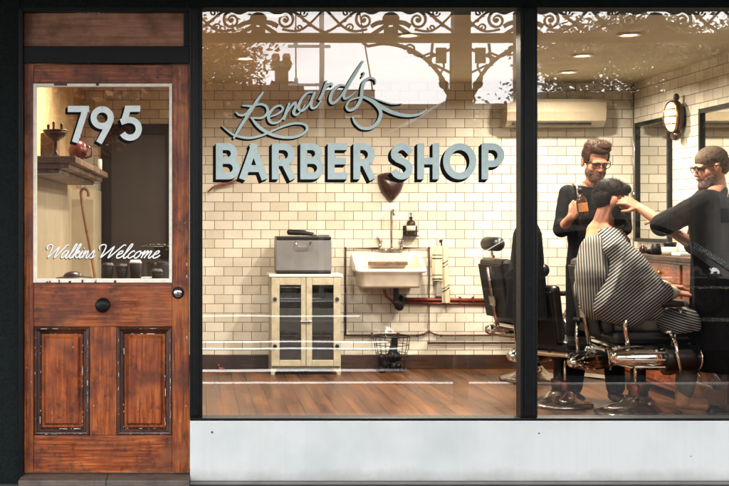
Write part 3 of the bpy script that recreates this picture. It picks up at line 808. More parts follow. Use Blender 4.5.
for xx in (x0, x1 - .025):
    for yy in (CF + .031, CF + .31): 
        mb = MB(); mb.box((xx, yy, 0), (xx + .025, yy + .025, zb - .001)); mb.build('leg', 'enamel_cream', cab)
xm = (x0 + x1) / 2
for a, c, hx in ((x0 + .004, xm - .002, 1), (xm + .002, x1 - .004, -1)):
    z0_, z1_ = zb + .006, zt - .004; fw = .075 - .012
    gz0, gz1 = P(0, 360, CF).z, P(0, 285, CF).z
    gx0, gx1 = (P(279.5, 0, CF).x, P(301, 0, CF).x) if hx == 1 else (P(312, 0, CF).x, P(333.5, 0, CF).x)
    mb = MB()
    mb.box((a, CF - .008, z0_), (gx0, CF + .011, z1_), bev=.003); mb.box((gx1, CF - .008, z0_), (c, CF + .011, z1_), bev=.003)
    mb.box((gx0 + .0005, CF - .007, z0_), (gx1 - .0005, CF + .011, gz0), bev=.003); mb.box((gx0 + .0005, CF - .007, gz1), (gx1 - .0005, CF + .011, z1_), bev=.003)
    d = mb.build('cabinet_door', 'enamel_cream', cab)
    mb = MB(); mb.add([(gx0, CF + .002, gz0), (gx1, CF + .002, gz0), (gx1, CF + .002, gz1), (gx0, CF + .002, gz1)], [(0, 1, 2, 3)]); mb.build('pane', 'cabinet_glass', d, fix=False)
    for zz in (299, 346):
        mb = MB(); xx = a + .028 if hx == 1 else c - .028
        mb.lathe([(.016, 0), (.016, .01), (.012, .018), (.002, .02)], (xx, CF - .008, P(0, zz, CF).z), 14, M); mb.build('hinge', 'black_plastic', d)
    mb = MB(); xx = c - .012 if hx == 1 else a + .012
    zc_ = P(0, 321.5, CF).z
    mb.box((xx - .03 if hx == 1 else xx - .012, CF - .022, zc_ - .006), (xx + .012 if hx == 1 else xx + .03, CF - .008, zc_ + .006), bev=.003); mb.build('latch', 'old_chrome', d)
for zz in (300, 322, 345):
    mb = MB(); mb.box((x0 + .021, CF + .04, P(0, zz, CF).z), (x1 - .021, CF + .30, P(0, zz, CF).z + .008)); mb.build('shelf', 'enamel_cream', cab)
tw = [(286, 0), (295, 0), (318, 1), (328, 1)]
first = None
for k, (px, s_) in enumerate(tw):
    zz = P(0, 345, CF).z + .009; c = P(px, 0, CF)
    labs = ['rolled dark towel with pale bands, far left on the lower cabinet shelf', 'rolled dark towel with pale bands, second on the lower cabinet shelf',
            'rolled dark towel with pale bands, third on the lower cabinet shelf', 'rolled dark towel with pale bands, far right on the lower cabinet shelf']
    t2 = thing('rolled_towel', labs[k], 'towel', (c.x, CF + .12, zz), group='rolled towels in the cabinet')
    mb = MB(); mb.box((c.x - .032, CF + .07, zz), (c.x + .032, CF + .25, zz + .085), bev=.015); mb.build('towel_roll', 'black_cloth', t2)
    mb = MB()
    for q in (.02, .055): mb.box((c.x - .0335, CF + .068, zz + q), (c.x + .0335, CF + .24, zz + q + .009), bev=.003)
    mb.build('towel_band', 'cloth_cream', t2)
mb = MB()
for px, hh in ((284, .07), (297, .10), (318, .09), (329, .06)):
    pass
for k, (px, hh, lab) in enumerate(((284, .08, 'small brown bottle upper left inside the cabinet'), (296, .10, 'tall brown bottle upper middle inside the cabinet'), (325, .09, 'brown bottle upper right inside the cabinet'))):
    c = P(px, 0, CF); zz = P(0, 300, CF).z + .009
    mb = MB(); mb.lathe([(.018, 0), (.02, .004), (.02, hh * .6), (.008, hh * .75), (.008, hh), (.002, hh)], (c.x, CF + .14, zz), 16)
    tag(mb.build('bottle', 'dark_glass_amber'), lab, 'bottle', 'bottles in the cabinet')

# steriliser box
sb = thing('steriliser_box', 'grey metal steriliser box with a black lid on the cream cabinet', 'steriliser', (P(304, 0, CF).x, CF + .15, zt + .0225))
zs = zt + .0225; bx0, bx1 = P(276.5, 0, CF).x, P(332, 0, CF).x; bt = P(0, 236.5, CF).z
mb = MB(); mb.box((bx0, CF + .03, zs + .028), (bx1, CF + .30, bt - .03), bev=.004); mb.build('box_body', 'steel_grey', sb)
mb = MB(); mb.box((bx0 + .003, CF + .022, bt - .0295), (bx1 - .003, CF + .302, bt), bev=.008); mb.build('lid', 'black_plastic', sb)
mb = MB(); mb.box((bx0 + .004, CF + .024, zs), (bx1 - .004, CF + .30, zs + .0275), bev=.006); mb.build('base', 'black_plastic', sb)
mb = MB(); hx = P(303.5, 0, CF).x; hz = P(0, 243.5, CF).z
pts = [(hx - .062, CF + .03, hz + .012), (hx - .06, CF + .0, hz + .01), (hx - .055, CF - .004, hz - .012), (hx - .03, CF - .006, hz - .022), (hx + .03, CF - .006, hz - .022), (hx + .055, CF - .004, hz - .012), (hx + .06, CF + .0, hz + .01), (hx + .062, CF + .03, hz + .012)]
mb.tube(pts, .006, 8); mb.build('handle', 'chrome', sb)
hb = thing('hair_clipper', 'black hair clipper lying on top of the steriliser box', 'clipper', (P(303, 0, CF).x, CF + .12, bt))
a = P(291, 0, CF).x; c = P(314, 0, CF).x
mb = MB(); mb.cap((a, CF + .12, bt + .034), (a + .12, CF + .12, bt + .028), .025, .022); mb.cap((a + .10, CF + .12, bt + .028), (c, CF + .12, bt + .017), .021, .015); mb.build('clipper_body', 'black_plastic', hb)
mb = MB(); mb.box((c, CF + .105, bt + .002), (c + .035, CF + .14, bt + .02), bev=.004); mb.build('clipper_blade', 'old_chrome', hb)
mb = MB(); mb.tube([(c + .045, CF + .14, bt + .006), (c + .08, CF + .16, bt + .008), (c + .13, CF + .15, bt + .006), (c + .15, CF + .2, bt + .006)], .004, 6); mb.build('cord', 'black_plastic', hb)

# ------------------------------------------------------------------ sink
SY = BW - .40
sk = thing('wall_sink', 'old cream porcelain sink hung on the tiled wall', 'sink', (P(392, 0, SY).x, BW, P(0, 289, SY).z))
x0, x1 = P(357.5, 0, SY).x, P(427, 0, SY).x; zr = P(0, 270, SY).z; zb_ = P(0, 288.5, SY).z; zback = P(0, 253, BW - .05).z
mb = MB()
def ringpts(xa, xb, ya, yb, z, r=.04, n=5):
    out = []
    for cx, cy, a0 in ((xb - r, yb - r, 0), (xa + r, yb - r, 90), (xa + r, ya + r, 180), (xb - r, ya + r, 270)):
        for k in range(n + 1):
            an = math.radians(a0 + 90 * k / n); out.append((cx + r * math.cos(an), cy + r * math.sin(an), z))
    return out
rings = [ringpts(x0 + .05, x1 - .05, SY + .05, BW - .002, zb_), ringpts(x0 + .035, x1 - .035, SY + .03, BW - .002, zb_ + .02), ringpts(x0 + .03, x1 - .03, SY + .022, BW - .002, zr - .03),
         ringpts(x0 + .0, x1 - .0, SY - .0, BW - .002, zr - .018), ringpts(x0 - .004, x1 + .004, SY - .004, BW - .002, zr - .004), ringpts(x0 + .004, x1 - .004, SY + .004, BW - .003, zr + .006),
         ringpts(x0 + .04, x1 - .04, SY + .04, BW - .07, zr + .002), ringpts(x0 + .05, x1 - .05, SY + .05, BW - .08, zr - .02), ringpts(x0 + .08, x1 - .08, SY + .08, BW - .10, zr - .12, .03)]
m_ = len(rings[0]); vs = [v for r in rings for v in r]; fs = []
for j in range(len(rings) - 1):
    for k in range(m_): fs.append((j * m_ + k, j * m_ + (k + 1) % m_, (j + 1) * m_ + (k + 1) % m_, (j + 1) * m_ + k))
fs.append(tuple(range(m_))[::-1]); fs.append(tuple((len(rings) - 1) * m_ + k for k in range(m_)))
mb.add(vs, fs, 0, True); mb.build('basin', 'porcelain', sk)
mb = MB()   # high splash back with swept sides
pr = [(x0 + .0, zr), (x1 - .0, zr)] + [(x1 + .006, zr + .03), (x1 + .004, zback - .02), (x1 - .01, zback)] + [(x0 + .01, zback), (x0 - .004, zback - .02), (x0 - .006, zr + .03)]
mb.prism(pr, BW - .055, BW - .001)
for sx, xs in ((1, x0 - .004), (-1, x1 + .004)):
    side = [(SY + .06, zr - .01), (SY + .09, zr + .03), (SY + .19, zr + .06), (SY + .30, zback - .02), (BW - .056, zback - .004), (BW - .056, zr - .01)]
    xs2 = xs + sx * .03; k = len(side)
    mb.add([(xs, y, z) for y, z in side] + [(xs2, y, z) for y, z in side], [tuple(range(k)), tuple(range(2 * k - 1, k - 1, -1))] + [(q, q + k, (q + 1) % k + k, (q + 1) % k) for q in range(k)])
mb.build('splashback', 'porcelain', sk)
mb = MB(); mb.box((P(374, 0, SY).x, BW - .12, P(0, 266.5, SY).z), (P(414, 0, SY).x, BW - .057, P(0, 262.8, SY).z), bev=.004); mb.build('wooden_rest', 'shelf_wood', sk)
# taps and spout
for px, lab in ((380, 0), (401, 0)):
    c = P(px, 250, BW - .03)
    mb = MB(); mb.lathe([(.016, -.01), (.018, .0), (.012, .02), (.014, .04), (.009, .06), (.002, .062)], c, 14)
    mb.tube([c + Vector((0, 0, .03)), c + Vector((0, -.04, .028)), c + Vector((0, -.055, .005))], .009, 8)
    tp = mb.build('tap', 'old_chrome', sk)
    mb = MB(); q = c + Vector((0, 0, .075))
    dxs = -1 if px < 390 else 1
    mb.cap(c + Vector((0, 0, .055)), q + Vector((dxs * .018, 0, .03)), .006, .012); mb.cap(q + Vector((-.016, 0, 0)), q + Vector((.016, 0, .0)), .006, .006)
    mb.build('tap_handle', 'old_chrome', tp)
mb = MB(); c = P(391.5, 249, BW - .04); tpz = P(0, 212, BW).z
mb.lathe([(.03, -.005), (.03, .004), (.012, .014)], c, 16); mb.tube([c, (c.x, c.y, tpz), (c.x, c.y - .02, tpz + .018), (c.x, c.y - .10, tpz + .014), (c.x, c.y - .115, tpz - .03)], .0085, 10)
mb.tube([P(380, 250, BW - .03), P(401, 250, BW - .03)], .009, 8)
mb.build('spout', 'old_chrome', sk)
# waste trap
c = P(396, 291, BW - .18)
wt = MB(); wt.tube([(c.x, c.y, zb_ + .01), (c.x, c.y, zb_ - .10), (c.x + .01, c.y, zb_ - .17), (c.x + .045, c.y + .02, zb_ - .17), (c.x + .055, c.y + .03, zb_ - .10), (c.x + .055, BW - .002, zb_ - .09)], .024, 14)
wt.cap((c.x + .005, c.y, zb_ - .13), (c.x + .03, c.y, zb_ - .165), .034, .034)
wt.build('waste_trap', 'black_plastic', sk)
mb = MB(); mb.tube([P(384, 290, BW - .08), P(386, 296, BW - .08), P(393, 302, BW - .06), P(404, 303.5, BW - .05)], .013, 10); mb.build('supply_pipe', 'copper_red', sk)

# copper pipework on the wall
pw = thing('copper_pipework', 'thin dark copper pipe loop running round the sink along the wall', 'pipes', (P(400, 0, BW).x, BW, .1))
Yp = BW - .022
def pp(*pts, r=.0085, mt='copper', nm='pipe'):
    mb = MB(); mb.tube([P(x, y, Yp) for x, y in pts], r, 8); 
    for x, y in pts[1:-1]: mb.ell(P(x, y, Yp), r * 1.35, nu=8, nv=6)
    return mb.build(nm, mt, pw)
pp((378, 248.3), (345.5, 248.3), (345.5, 336)); pp((403, 248), (429, 248), (429, 343), (760, 343))
pp((345.5, 335.5), (417, 335.5), (423, 334.5), (429, 331.5), (435, 334.5), (441, 335.5), (760, 335.5))
pp((395, 299.3), (500, 300.5), r=.017, mt='copper_red'); pp((404, 303), (500, 304.2), r=.010, mt='copper_red')
for px in (372, 398, 460, 473): 
    mb = MB(); c = P(px, 299.6, Yp) if px > 400 else P(px, 335.5 if px < 390 else 335.5, Yp); mb.box(c - Vector((.008, .014, .026)), c + Vector((.008, .02, .026)), bev=.003); mb.build('pipe_clip', 'copper_red', pw)
pp((634.5, 84), (634.5, 260), r=.016, mt='old_chrome', nm='riser_pipe')
mb = MB(); c = P(634.5, 194.5, Yp - .01); mb.ell(c, .035); mb.cap(c, c + Vector((.05, -.02, 0)), .016, .018); mb.build('valve', 'old_chrome', pw)

# soap bottle on a bracket
t = thing('soap_bottle', 'dark amber pump soap bottle with a cream label on a wall bracket', 'bottle', P(411, 236, BW - .05))
c = P(411, 235, BW - .05)
mb = MB(); mb.lathe([(.036, 0), (.038, .004), (.038, .10), (.030, .118), (.012, .128), (.012, .138)], c, 24); mb.build('bottle_body', 'dark_glass_amber', t)
mb = MB(); mb.lathe([(.0384, .035), (.0384, .078)], c, 24); mb.build('label', 'label_cream', t)
mb = MB(); mb.lathe([(.014, .138), (.014, .152), (.004, .154), (.004, .18)], c, 12); mb.tube([c + Vector((.005, 0, .182)), c + Vector((-.012, -.035, .180))], .005, 8); mb.build('pump', 'black_plastic', t)
t = thing('bottle_bracket', 'black metal bracket holding the soap bottle to the tiles', 'bracket', P(411, 236, BW))
mb = MB(); z0 = c.z - .012
mb.box((c.x - .06, BW - .006, z0), (c.x + .06, BW - .001, z0 + .09)); mb.box((c.x - .06, BW - .10, z0), (c.x + .06, BW - .0065, z0 + .008), bev=.002)
mb.tube([(c.x - .055, BW - .01, z0 + .045), (c.x - .055, BW - .095, z0 + .045), (c.x + .055, BW - .095, z0 + .045), (c.x + .055, BW - .01, z0 + .045)], .004, 6); mb.build('bracket_frame', 'black_plastic', t)

# towel on hook
def cloth_panel(mb, px0, px1, py0, py1, Y, lean, seed, nu=14, nv=26, amp=.010):
    rr = random.Random(seed); ph = rr.random() * 6; vs = []
    for j in range(nv + 1):
        v = j / nv
        for i in range(nu + 1):
            u = i / nu; x = px0 + (px1 - px0) * u + lean * v; y = py0 + (py1 - py0) * v
            p = P(x, y, Y); p.y += amp * math.sin(u * 9 + ph + v * 1.5) * (.5 + v) - .012 * math.sin(PI * u); vs.append(p)
    n = len(vs); back = [v + Vector((0, .006, 0)) for v in vs]
    fs = [(j * (nu + 1) + i, j * (nu + 1) + i + 1, (j + 1) * (nu + 1) + i + 1, (j + 1) * (nu + 1) + i) for j in range(nv) for i in range(nu)]
    mb.add(vs, fs, 0, True); mb.add(back, fs, 0, True)
def band_mat(name, zs, c0, c1):
    m, nt, b, out = new_mat(name); tc = N(nt, 'ShaderNodeTexCoord'); sp = N(nt, 'ShaderNodeSeparateXYZ'); nt.links.new(tc.outputs['Object'], sp.inputs[0])
    zz = mathn(nt, 'ADD', sp.outputs[2], mathn(nt, 'MULTIPLY', sp.outputs[0], zs[0][2] if len(zs[0]) > 2 else 0)); acc = None
    for q in zs:
        f = mathn(nt, 'LESS_THAN', mathn(nt, 'ABSOLUTE', mathn(nt, 'SUBTRACT', zz, q[0])), q[1]); acc = f if acc is None else mathn(nt, 'MAXIMUM', acc, f)
    nt.links.new(mixc(nt, acc, c0, c1), b.inputs['Base Color']); b.inputs['Roughness'].default_value = .9
    bump(nt, b, noise(nt, tc.outputs['Object'], 250, 2), .001)
ty = BW - .06; to = P(441, 303, ty)
def tz(py): return P(0, py, ty).z - to.z
band_mat('towel_bands_a', [(tz(255), .004), (tz(258.5), .005), (tz(275), .004), (tz(279), .006)], (.66, .58, .42), (.012, .011, .01))
sl = -.62
def tz2(px, py): return tz(py) + sl * (P(px, py, ty).x - to.x)
band_mat('towel_bands_b', [(tz2(444, 263), .005, sl), (tz2(444, 266.5), .004), (tz2(446, 287), .004), (tz2(446, 290), .006)], (.66, .58, .42), (.012, .011, .01))
t = thing('hand_towel', 'cream towel with black bands hanging from a hook right of the sink', 'towel', to)
mb = MB(); cloth_panel(mb, 432.5, 442, 246, 280.5, ty - .012, 0, 1); mb.build('front_fold', 'towel_bands_a', t)
mb = MB(); cloth_panel(mb, 440, 447.5, 247, 303, ty + .004, 2.5, 2); mb.build('side_fold', 'towel_bands_b', t)
mb = MB(); cloth_panel(mb, 435, 442, 280, 296, ty + .018, 0, 3, amp=.006); mb.build('inner_fold', 'grey_cloth', t)
mb = MB(); c = P(440.5, 241, BW); mb.lathe([(.012, 0), (.012, .006), (.005, .01)], (c.x, BW - .001, c.z), 12, M); mb.tube([(c.x, BW - .005, c.z), (c.x, BW - .05, c.z - .01), (c.x, BW - .065, c.z + .012)], .005, 8); mb.cap((c.x, BW - .04, c.z), (c.x, BW - .045, c.z - .05), .007, .005)
tag(mb.build('towel_hook', 'black_plastic'), 'small black wall hook carrying the striped towel', 'hook')

# leather shield on the wall
t = thing('leather_pouch', 'dark brown shield-shaped leather pouch hung below the letter S', 'pouch', P(391, 201, BW))
c = P(390.5, 187, BW); mb = MB(); prof = [(-.112, .098), (-.06, .118), (0, .122), (.06, .118), (.112, .098), (.108, .04), (.085, -.03), (.05, -.08), (0, -.125), (-.05, -.08), (-.085, -.03), (-.108, .04)]
prof = [(p[0], p[1]) for p in catmull([(x, z) for x, z in prof] + [prof[0]], 4)][:-1]
vs = []; K = len(prof)
for q, d in ((1, 0), (1, .02), (.85, .055), (.5, .08), (.15, .088)):
    vs += [(c.x + x * q, BW - .003 - d, c.z + z * q) for x, z in prof]
fs = [(j * K + k, j * K + (k + 1) % K, (j + 1) * K + (k + 1) % K, (j + 1) * K + k) for j in range(4) for k in range(K)] + [tuple(4 * K + k for k in range(K)), tuple(range(K))[::-1]]
mb.add(vs, fs, 0, True); mb.build('pouch_body', 'brown_leather', t)
mb = MB(); mb.tube([(c.x - .09, BW - .05, c.z + .075), (c.x, BW - .095, c.z + .055), (c.x + .09, BW - .05, c.z + .08)], .008, 8); mb.build('seam', 'letter_black', t)
mb = MB(); mb.tube([(c.x, BW - .02, c.z + .1), (c.x, BW - .012, c.z + .17)], .004, 6); mb.build('hanging_cord', 'brass', t)

# curved stick
t = thing('curved_stick', 'thin reddish curved stick mounted on the tiles below letter B', 'stick', P(224, 188, BW))
mb = MB(); pts = [P(208, 192, BW - .04), P(213, 187.5, BW - .06), P(222, 184, BW - .05), P(232, 181.5, BW - .04), P(240, 178.5, BW - .035)]
pts = [Vector(p) for p in catmull([tuple(p) for p in pts], 5)]; mb.tube(pts, [.005 + .007 * math.sin(PI * k / (len(pts) - 1)) for k in range(len(pts))], 8)
mb.tube([P(218, 185.5, BW - .05), P(228, 184.8, BW - .05), P(236, 183.5, BW - .04)], [.006, .006, .003], 8); mb.build('stick', 'red_stick', t)
mb = MB(); mb.cap(P(226, 183.5, BW - .001), P(226, 183.5, BW - .05), .005, .005); mb.build('peg', 'old_chrome', t)

# waste basket
t = thing('wire_basket', 'black wire waste basket below the sink with black bag inside', 'basket', P(392, 372, BW - .22))
yb = BW - .20; ct = P(391.5, 336, yb); cb_ = P(391.5, 368, yb); mb = MB()
rt, rb_ = .155, .105; z0, z1_ = .012, ct.z
for k in range(18):
    a_ = k * 2 * PI / 18; mb.tube([(ct.x + rt * math.cos(a_), yb + rt * math.sin(a_), z1_), (ct.x + rb_ * math.cos(a_), yb + rb_ * math.sin(a_), z0)], .0022, 5)
for q in (0, .25, .5, .75, 1):
    r_ = rb_ + (rt - rb_) * q; zz = z0 + (z1_ - z0) * q; mb.tube([(ct.x + r_ * math.cos(k * 2 * PI / 24), yb + r_ * math.sin(k * 2 * PI / 24), zz) for k in range(24)], .0055 if q == 1 else .003, 6, closed=True)
mb.build('basket_wire', 'black_plastic', t)
mb = MB(); rr = random.Random(3)
for k in range(16): mb.ell((ct.x + rr.uniform(-.05, .06), yb + rr.uniform(-.05, .05), z0 + .03 + rr.uniform(0, .10)), (rr.uniform(.03, .05), rr.uniform(.03, .05), rr.uniform(.02, .04)))
mb.cap((ct.x + .0, yb - .02, z0 + .1), (ct.x + .02, yb - .05, z1_ - .01), .05, .022)
for k in range(8): mb.ell((ct.x - .11 + rr.uniform(0, .05), yb - .07 + rr.uniform(-.03, .03), rr.uniform(.02, .13)), (.03, .03, .03))
mb = remesh(mb, .009, 4); mb.build('bin_bag', 'black_plastic', t)

mb = MB(); mb.ell(P(221, 360, BW - .12), (.035, .02, .014)); mb.ell(P(218.5, 357.5, BW - .12), (.014, .015, .02)); mb = remesh(mb, .004, 2)
o = mb.build('crumpled_rag', 'copper_red'); o.location.z = .001; tag(o, 'small crumpled red rag on the floor left of the cabinet', 'rag')

# air conditioner
ac = thing('air_conditioner', 'long cream wall air conditioner high on the back wall', 'air conditioner', (P(556, 0, BW).x, BW, P(0, 124, BW).z))
p0, p1 = P(507, 126, BW - .2), P(606, 98.5, BW - .2); X0, X1 = p0.x, p1.x; Z0, Z1 = p0.z, p1.z
mb = MB(); n_ = [(BW - .001, Z0), (BW - .14, Z0), (BW - .20, Z0 + .045), (BW - .215, Z0 + .12), (BW - .20, Z1 - .03), (BW - .17, Z1), (BW - .001, Z1)]; k = len(n_)
mb.add([(X0, y, z) for y, z in n_] + [(X1, y, z) for y, z in n_], [tuple(range(k)), tuple(range(2 * k - 1, k - 1, -1))] + [(q, q + k, (q + 1) % k + k, (q + 1) % k) for q in range(k)]); mb.build('casing', 'ac_plastic', ac)
mb = MB(); mb.box((X0 + .05, BW - .198, Z0 + .012), (X1 - .12, BW - .17, Z0 + .030)); mb.build('louvre', 'black_plastic', ac)

# downlights: fitting + a warm lamp in each
def downlight(x, y, lab, power, vis=True):
    t = thing('ceiling_downlight', lab, 'downlight', (x, y, CEIL - .03), group='round ceiling downlights')
    mb = MB(); mb.lathe([(.07, CEIL - .0005), (.072, CEIL - .012), (.055, CEIL - .014), (.05, CEIL - .004)], (x, y, 0), 24); mb.build('rim', 'worn_white', t)
    mb = MB(); mb.lathe([(.049, CEIL - .0005), (.047, CEIL - .007), (.002, CEIL - .008)], (x, y, 0), 24); mb.build('lamp_disc', 'lamp_glow', t)
    L = bpy.data.lights.new('downlight_lamp', 'AREA'); L.shape = 'DISK'; L.size = .10; L.energy = power; L.color = (1, .88, .70); L.spread = math.radians(165)
    lo = bpy.data.objects.new('downlight_lamp', L); COL.objects.link(lo); lo.parent = t; lo.location = (0, 0, .0)
ex = lambda px, py: ((px - VX) / ((VY - py) / (CEIL - CAMZ)), S0 * CAMD / ((VY - py) / (CEIL - CAMZ)) - CAMD)
DLP = 30
for (px, py, lab) in ((408.5, 34, 'bright ceiling downlight above the letters SHOP'), (629, 33.5, 'bright ceiling downlight upper right, nearest the window'), (582.5, 54.5, 'small ceiling downlight above the standing barber')):
    x, y = ex(px, py); downlight(x, y, lab, DLP); 
x, y = ex(408.5, 34)
for n_dl, (x, y, lab) in enumerate(((.45, .75, 'added ceiling downlight near the window above the letters BARBER'), (.35, 2.6, 'added ceiling downlight above the cream cabinet'), (1.55, 2.6, 'added ceiling downlight in front of the sink'), (-.45, 1.6, 'added ceiling downlight inside the shop door'), (2.9, 3.4, 'added ceiling downlight near the back right corner'))):
    downlight(x, y, lab, DLP * (.45, .6, 1.25, .75, 1.0)[n_dl])  # extra downlights added to light the room, no such fittings known here

# ------------------------------------------------------------------ right wall: mirrors, sconce, counter
def mirror(y0, y1, z0, z1, lab):
    t = thing('wall_mirror', lab, 'mirror', (RWX, (y0 + y1) / 2, z0), group='barber mirrors on the right wall')
    mb = MB(); mb.box((RWX - .015, y0 + .03, z0 + .03), (RWX - .001, y1 - .03, z1 - .035)); mb.build('mirror_glass', 'mirror', t)
    mb = MB(); w = .03
    mb.box((RWX - .035, y0, z0), (RWX - .0005, y0 + w, z1)); mb.box((RWX - .035, y1 - w, z0), (RWX - .0005, y1, z1)); mb.box((RWX - .034, y0 + w, z1 - .035), (RWX - .0005, y1 - w, z1 - .001)); mb.box((RWX - .034, y0 + w, z0 + .001), (RWX - .0005, y1 - w, z0 + w))
    mb.build('mirror_frame', 'black_paint', t)
def ywall(px): return S0 * CAMD * (RWX) / (px - VX) - CAMD
mirror(ywall(672.5), ywall(638.5), 1.08, 2.07, 'black framed wall mirror left of the lamp, near the corner')
mirror(ywall(760), ywall(703), 1.08, 2.07, 'black framed wall mirror right of the lamp behind the bearded barber')
sy = ywall(683)
sc = thing('wall_sconce', 'oval glass wall lamp with a dark bronze back, lit', 'wall lamp', (RWX, sy, P(0, 135, sy).z))
c = Vector((RWX - .10, sy, P(0, 117, sy).z))
mb = MB(); mb.ell(c + Vector((.045, 0, 0)), (.055, .098, .128)); mb.box((RWX - .06, sy - .06, c.z - .08), (RWX - .001, sy + .06, c.z + .08), bev=.02)
mb.ell(c + Vector((.05, 0, .15)), (.022, .022, .03)); mb.ell(c + Vector((.045, 0, -.14)), (.035, .06, .04)); mb.build('backplate', 'brown_leather', sc)
mb = MB(); mb.ell(c + Vector((.005, -.01, .0)), (.055, .082, .112)); mb.build('glass_shade', 'sconce_glow', sc)
mb = MB(); mb.tube([c + Vector((.02, .092 * math.cos(k * 2 * PI / 30), .122 * math.sin(k * 2 * PI / 30))) for k in range(30)], .008, 8, closed=True)
mb.tube([c + Vector((-.060 * math.sin(PI * k / 12) + .008, -.01, .118 * math.cos(PI * k / 12))) for k in range(13)], .006, 6)
for dz_ in (-.055, 0, .055): mb.tube([c + Vector((-.060 * math.sin(PI * k / 12) * math.sqrt(1 - (dz_ / .12) ** 2) + .008, -.01 + .088 * math.cos(PI * k / 12) * math.sqrt(1 - (dz_ / .12) ** 2), dz_)) for k in range(13)], .005, 6); mb.build('lamp_cage', 'brass', sc)
ct_ = thing('counter', 'polished red-brown timber counter along the right tiled wall', 'counter', (RWX - .2, 2.6, 0))
cz = P(0, 254.5, 2.9).z
mb = MB(); mb.box((3.30, .75, cz - .035), (RWX - .002, 3.75, cz), bev=.006); mb.build('counter_top', 'skirting_wood', ct_)
mb = MB(); mb.box((3.34, .80, .06), (RWX - .002, 3.72, cz - .036)); mb.build('counter_body', 'counter_wood', ct_)
for k in range(4):
    y0 = .84 + k * .72
    for (za, zb2) in ((cz - .19, cz - .055), (cz - .345, cz - .205), (.10, cz - .36)):
        mb = MB(); mb.box((3.322, y0, za), (3.339, y0 + .68, zb2), bev=.005); d = mb.build('drawer', 'counter_wood', ct_)
        mb = MB(); mb.ell((3.31, y0 + .34, (za + zb2) / 2), (.014, .014, .014), nu=10, nv=8); mb.build('drawer_knob', 'brass', d)
def small(name, cat, lab, mt, px, py, Y, prof):
    c = P(px, py, Y); mb = MB(); mb.lathe(prof, (c.x, c.y, cz + .001), 18); return tag(mb.build(name, mt), lab, cat)
small('jar', 'jar', 'squat black jar on the counter, left of the white tub', 'black_plastic', 656, 250, 2.85, [(.035, 0), (.036, .06), (.03, .065), (.03, .08), (.002, .08)])
small('tub', 'tub', 'white tub with dark lid on the counter', 'label_cream', 670, 250, 2.7, [(.055, 0), (.058, .055), (.05, .058), (.002, .058)])
small('brush_bowl', 'bowl', 'small black bowl standing behind the white tub', 'black_plastic', 670, 250, 3.0, [(.03, 0), (.05, .08), (.046, .09), (.002, .07)])
small('bottle', 'bottle', 'dark spray bottle at the far end of the counter', 'dark_glass_amber', 643, 250, 3.3, [(.03, 0), (.03, .04), (.01, .055), (.01, .065), (.002, .065)])
mb = MB(); c = P(681, 0, 2.65); mb.box((c.x - .07, 2.5, cz + .001), (c.x + .06, 2.75, cz + .022), bev=.004); tag(mb.build('folded_cloth', 'paper_white'), 'folded white cloth on the counter', 'cloth')
mb = MB()
for k in range(6): mb.ell((3.4 + .02 * k, 3.0 + .04 * (k % 3), cz + .02), (.05, .04, .02))
tag(remesh(mb, .006).build('towel_heap', 'black_cloth'), 'low heap of black towel on the counter', 'towel')
